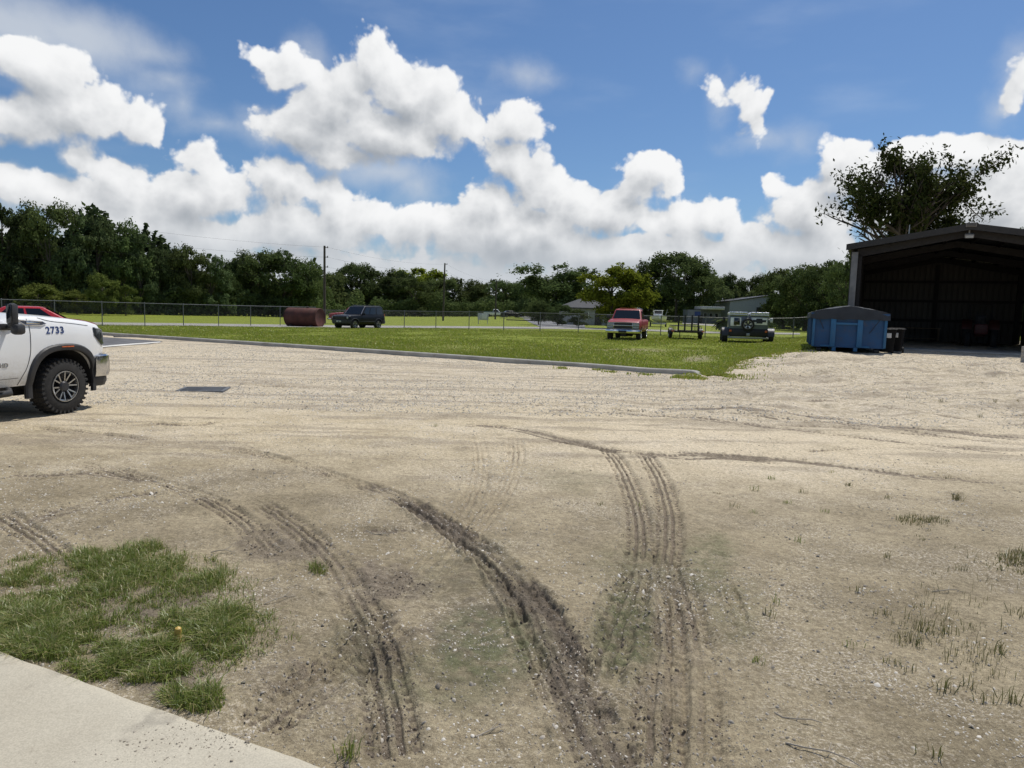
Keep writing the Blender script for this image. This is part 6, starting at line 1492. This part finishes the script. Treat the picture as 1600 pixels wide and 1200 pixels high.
# wheeled bins
def bin_cart():
    o = empty('wheeled_bin', (0, 0, 0)); MB_ = simple('black_bin_plastic', (.008, .008, .009), .75, var=.15, spec=.15)
    mb = MB(); rings = []
    for z_, w_, d_ in ((.06, .21, .22), (.5, .25, .28), (.9, .285, .33), (.94, .30, .345)): rings.append(plan_ring(w_, -w_, d_, z_, .06, 3))
    mb.loft(rings); mb.build('tub', MB_, o, smooth=40); mb = MB(); rings = [plan_ring(.315, -.315, .36, .945, .07, 3), plan_ring(.32, -.32, .365, .975, .07, 3), plan_ring(.26, -.26, .30, 1.03, .07, 3)]
    mb.loft(rings); mb.tube([(-.2, .39, .99), (.2, .39, .99)], .018, 6); mb.build('lid', MB_, o, smooth=40)
    for sx in (-1, 1): mb = MB(); mb.cyl((sx * .22, .27, .12), (sx * .29, .27, .12), .12, n=16); mb.build('wheel', M_RUB, o)
    mb = MB(); mb.box((.02, -.322, .74), (.17, .012, .20), Matrix.Rotation(-.08, 3, 'X'), bev=.003); mb.build('sticker', simple('white_sticker', (.62, .62, .60), .6), o)
    return o
b0 = bin_cart(); b1 = copy_tree(b0)
for o, u, Y, rz, lb in ((b0, 1388, 28.8, -.35, 'black wheeled bin with a white sticker, the one touching the blue container'), (b1, 1402, 29.4, -.6, 'black wheeled bin with a white sticker, the one nearer the shed opening')):
    o.location = px(u, Y); o.rotation_euler = (0, 0, rz); tag(o, lb, 'bin', 'black wheeled bins beside the blue container')

# ------------------------------------------------------------------ buildings beyond the fence
M_GREYW = corrugated('grey_metal_wall', (.17, .185, .20)); M_PALEW = simple('pale_wall', (.30, .30, .29), .8); M_SHING = simple('grey_shingle', (.060, .060, .064), .9, var=.25, scale=6); M_PROOF = simple('pale_metal_roof', (.42, .43, .44), .5, .3)
def hip_house():
    Y = 100; p = px(934, Y); t = empty('house', p, math.radians(8), 'low pale house with a grey hip roof half hidden by the bright tree', 'house'); W, D, E, R_ = 5.2, 4.2, 2.5 - p.z + .2, 4.0 - p.z
    mb = MB(); mb.box((0, 0, E / 2 - .2), (2 * W - .9, 2 * D - .9, E + .3)); mb.build('wall', M_PALEW, t, smooth=0)
    mb = MB(); vs = [(-W, -D, E), (W, -D, E), (W, D, E), (-W, D, E), (-W + 2.6, 0, R_), (W - 2.6, 0, R_), (-W, -D, E - .14), (W, -D, E - .14), (W, D, E - .14), (-W, D, E - .14)]
    mb.raw(vs, [(0, 1, 5, 4), (1, 2, 5), (2, 3, 4, 5), (3, 0, 4), (6, 7, 1, 0), (7, 8, 2, 1), (8, 9, 3, 2), (9, 6, 0, 3), (9, 8, 7, 6)]); mb.build('roof', M_SHING, t, smooth=0)
    for x_ in (-2.9, 1.2):
        mb = MB(); mb.box((x_, -D + .43, E * .55), (1.3, .06, 1.0)); f = mb.build('window', M_WHITE, t, smooth=0); mb = MB(); mb.box((x_, -D + .39, E * .55), (1.14, .04, .86)); mb.build('pane', M_GLASS, f, smooth=0)
    mb = MB(); mb.box((-.9, -D + .43, .95), (.95, .06, 1.9)); mb.build('door', M_TRIM, t, smooth=0)
hip_house()
def low_office():
    Y = 138; p = px(1100, Y); t = empty('office_building', p, 0, 'low grey building with a pale flat roof edge and a blue sign beyond the fence', 'building')
    mb = MB(); mb.box((-1.9, 2, 1.2), (2.5, 4, 2.9)); mb.build('wing', M_GREYW, t, smooth=0); mb = MB(); mb.box((1.3, 2, 1.3), (3.9, 4, 3.1)); mb.build('wall', simple('dark_grey_wall', (.09, .10, .11), .8), t, smooth=0)
    mb = MB(); mb.box((1.3, 1.4, 3.05), (4.5, 5.4, .55), bev=.05); mb.build('roof', M_PROOF, t)
    for x_ in (.2, 1.3, 2.4):
        mb = MB(); mb.box((x_, -.03, 1.6), (.7, .06, 1.0)); f = mb.build('window', M_PALEW, t, smooth=0); mb = MB(); mb.box((x_, -.07, 1.6), (.58, .04, .86)); mb.build('pane', M_GLASS, f, smooth=0)
    mb = MB(); mb.box((-1.3, -.05, 1.9), (1.1, .08, .8)); mb.build('wall_sign', simple('blue_sign_face', (.03, .06, .22), .5), t, smooth=0)
    mb = MB(); mb.box((-.7, -.03, .75), (.8, .05, 1.9)); mb.build('door', M_TRIM, t, smooth=0)
low_office()
def big_metal():
    Y = 146; a = px(1139, Y); b = px(1203, Y); t = empty('metal_building', a, math.radians(-3), 'tall pale grey metal building with a sloping roof beyond the buggy', 'building'); W = (b.x - a.x) * 2; E = zat(1139, 471, Y) - a.z; R_ = zat(1203, 462, Y) - a.z
    mb = MB(); mb.prism([(0, 0, -.3), (W, 0, -.3), (W, 0, E), (W / 2, 0, R_), (0, 0, E)], (0, 22, 0)); mb.build('wall', simple('pale_grey_metal', (.27, .295, .32), .5, .2, var=.08), t, smooth=0)
    mb = MB(); mb.prism([(-.3, -.3, E - .05), (W / 2, -.3, R_ - .02), (W + .3, -.3, E - .05), (W + .3, -.3, E + .13), (W / 2, -.3, R_ + .18), (-.3, -.3, E + .13)], (0, 22.8, 0)); mb.build('roof', M_ROOFM, t, smooth=0)
    mb = MB(); mb.box((W * .40, -.05, 1.6), (2.6, .08, 3.8)); mb.build('roller_door', M_TRIM, t, smooth=0)
big_metal()
# notice board, kerb stops and a second vehicle in the far lot
p = px(755, 86); t = empty('notice_board', p, .05, 'small white notice board on two posts in the grass beyond the fence', 'sign')
mb = MB(); mb.box((0, 0, .95), (1.3, .05, .82), bev=.01); mb.build('board', simple('faded_white_board', (.42, .43, .45), .6, var=.2, scale=2), t); mb = MB(); mb.box((.15, -.03, 1.0), (.62, .02, .60), bev=.004); mb.build('poster', simple('white_poster', (.60, .60, .60), .6), t)
for sx in (-1, 1): mb = MB(); mb.box((sx * .55, .045, .62), (.08, .05, 1.5)); mb.build('post', M_STEEL, t, smooth=0)
ks = None
for k in range(7):
    q = px(796 + 7.0 * k, 120 - .6 * k)
    if ks is None: mb = MB(); mb.prism([(-.5, -.09, 0), (-.5, .09, 0), (-.5, .06, .16), (-.5, -.06, .16)], (1.0, 0, 0)); ks = mb.build('wheel_stop', M_BSTEEL, smooth=0); c = ks
    else: c = ks.copy(); COL.objects.link(c)
    c.location = (q.x, q.y, q.z + .05); tag(c, f'dark low wheel stop, {ordinal(k)} from the left in the row edging the far grey lot', 'wheel stop', 'wheel stops along the far grey lot')
t = sedan('parked_car', px(808, 160), math.radians(20), M_BLACK, 'tiny dark car just right of the tiny white pickup far off')
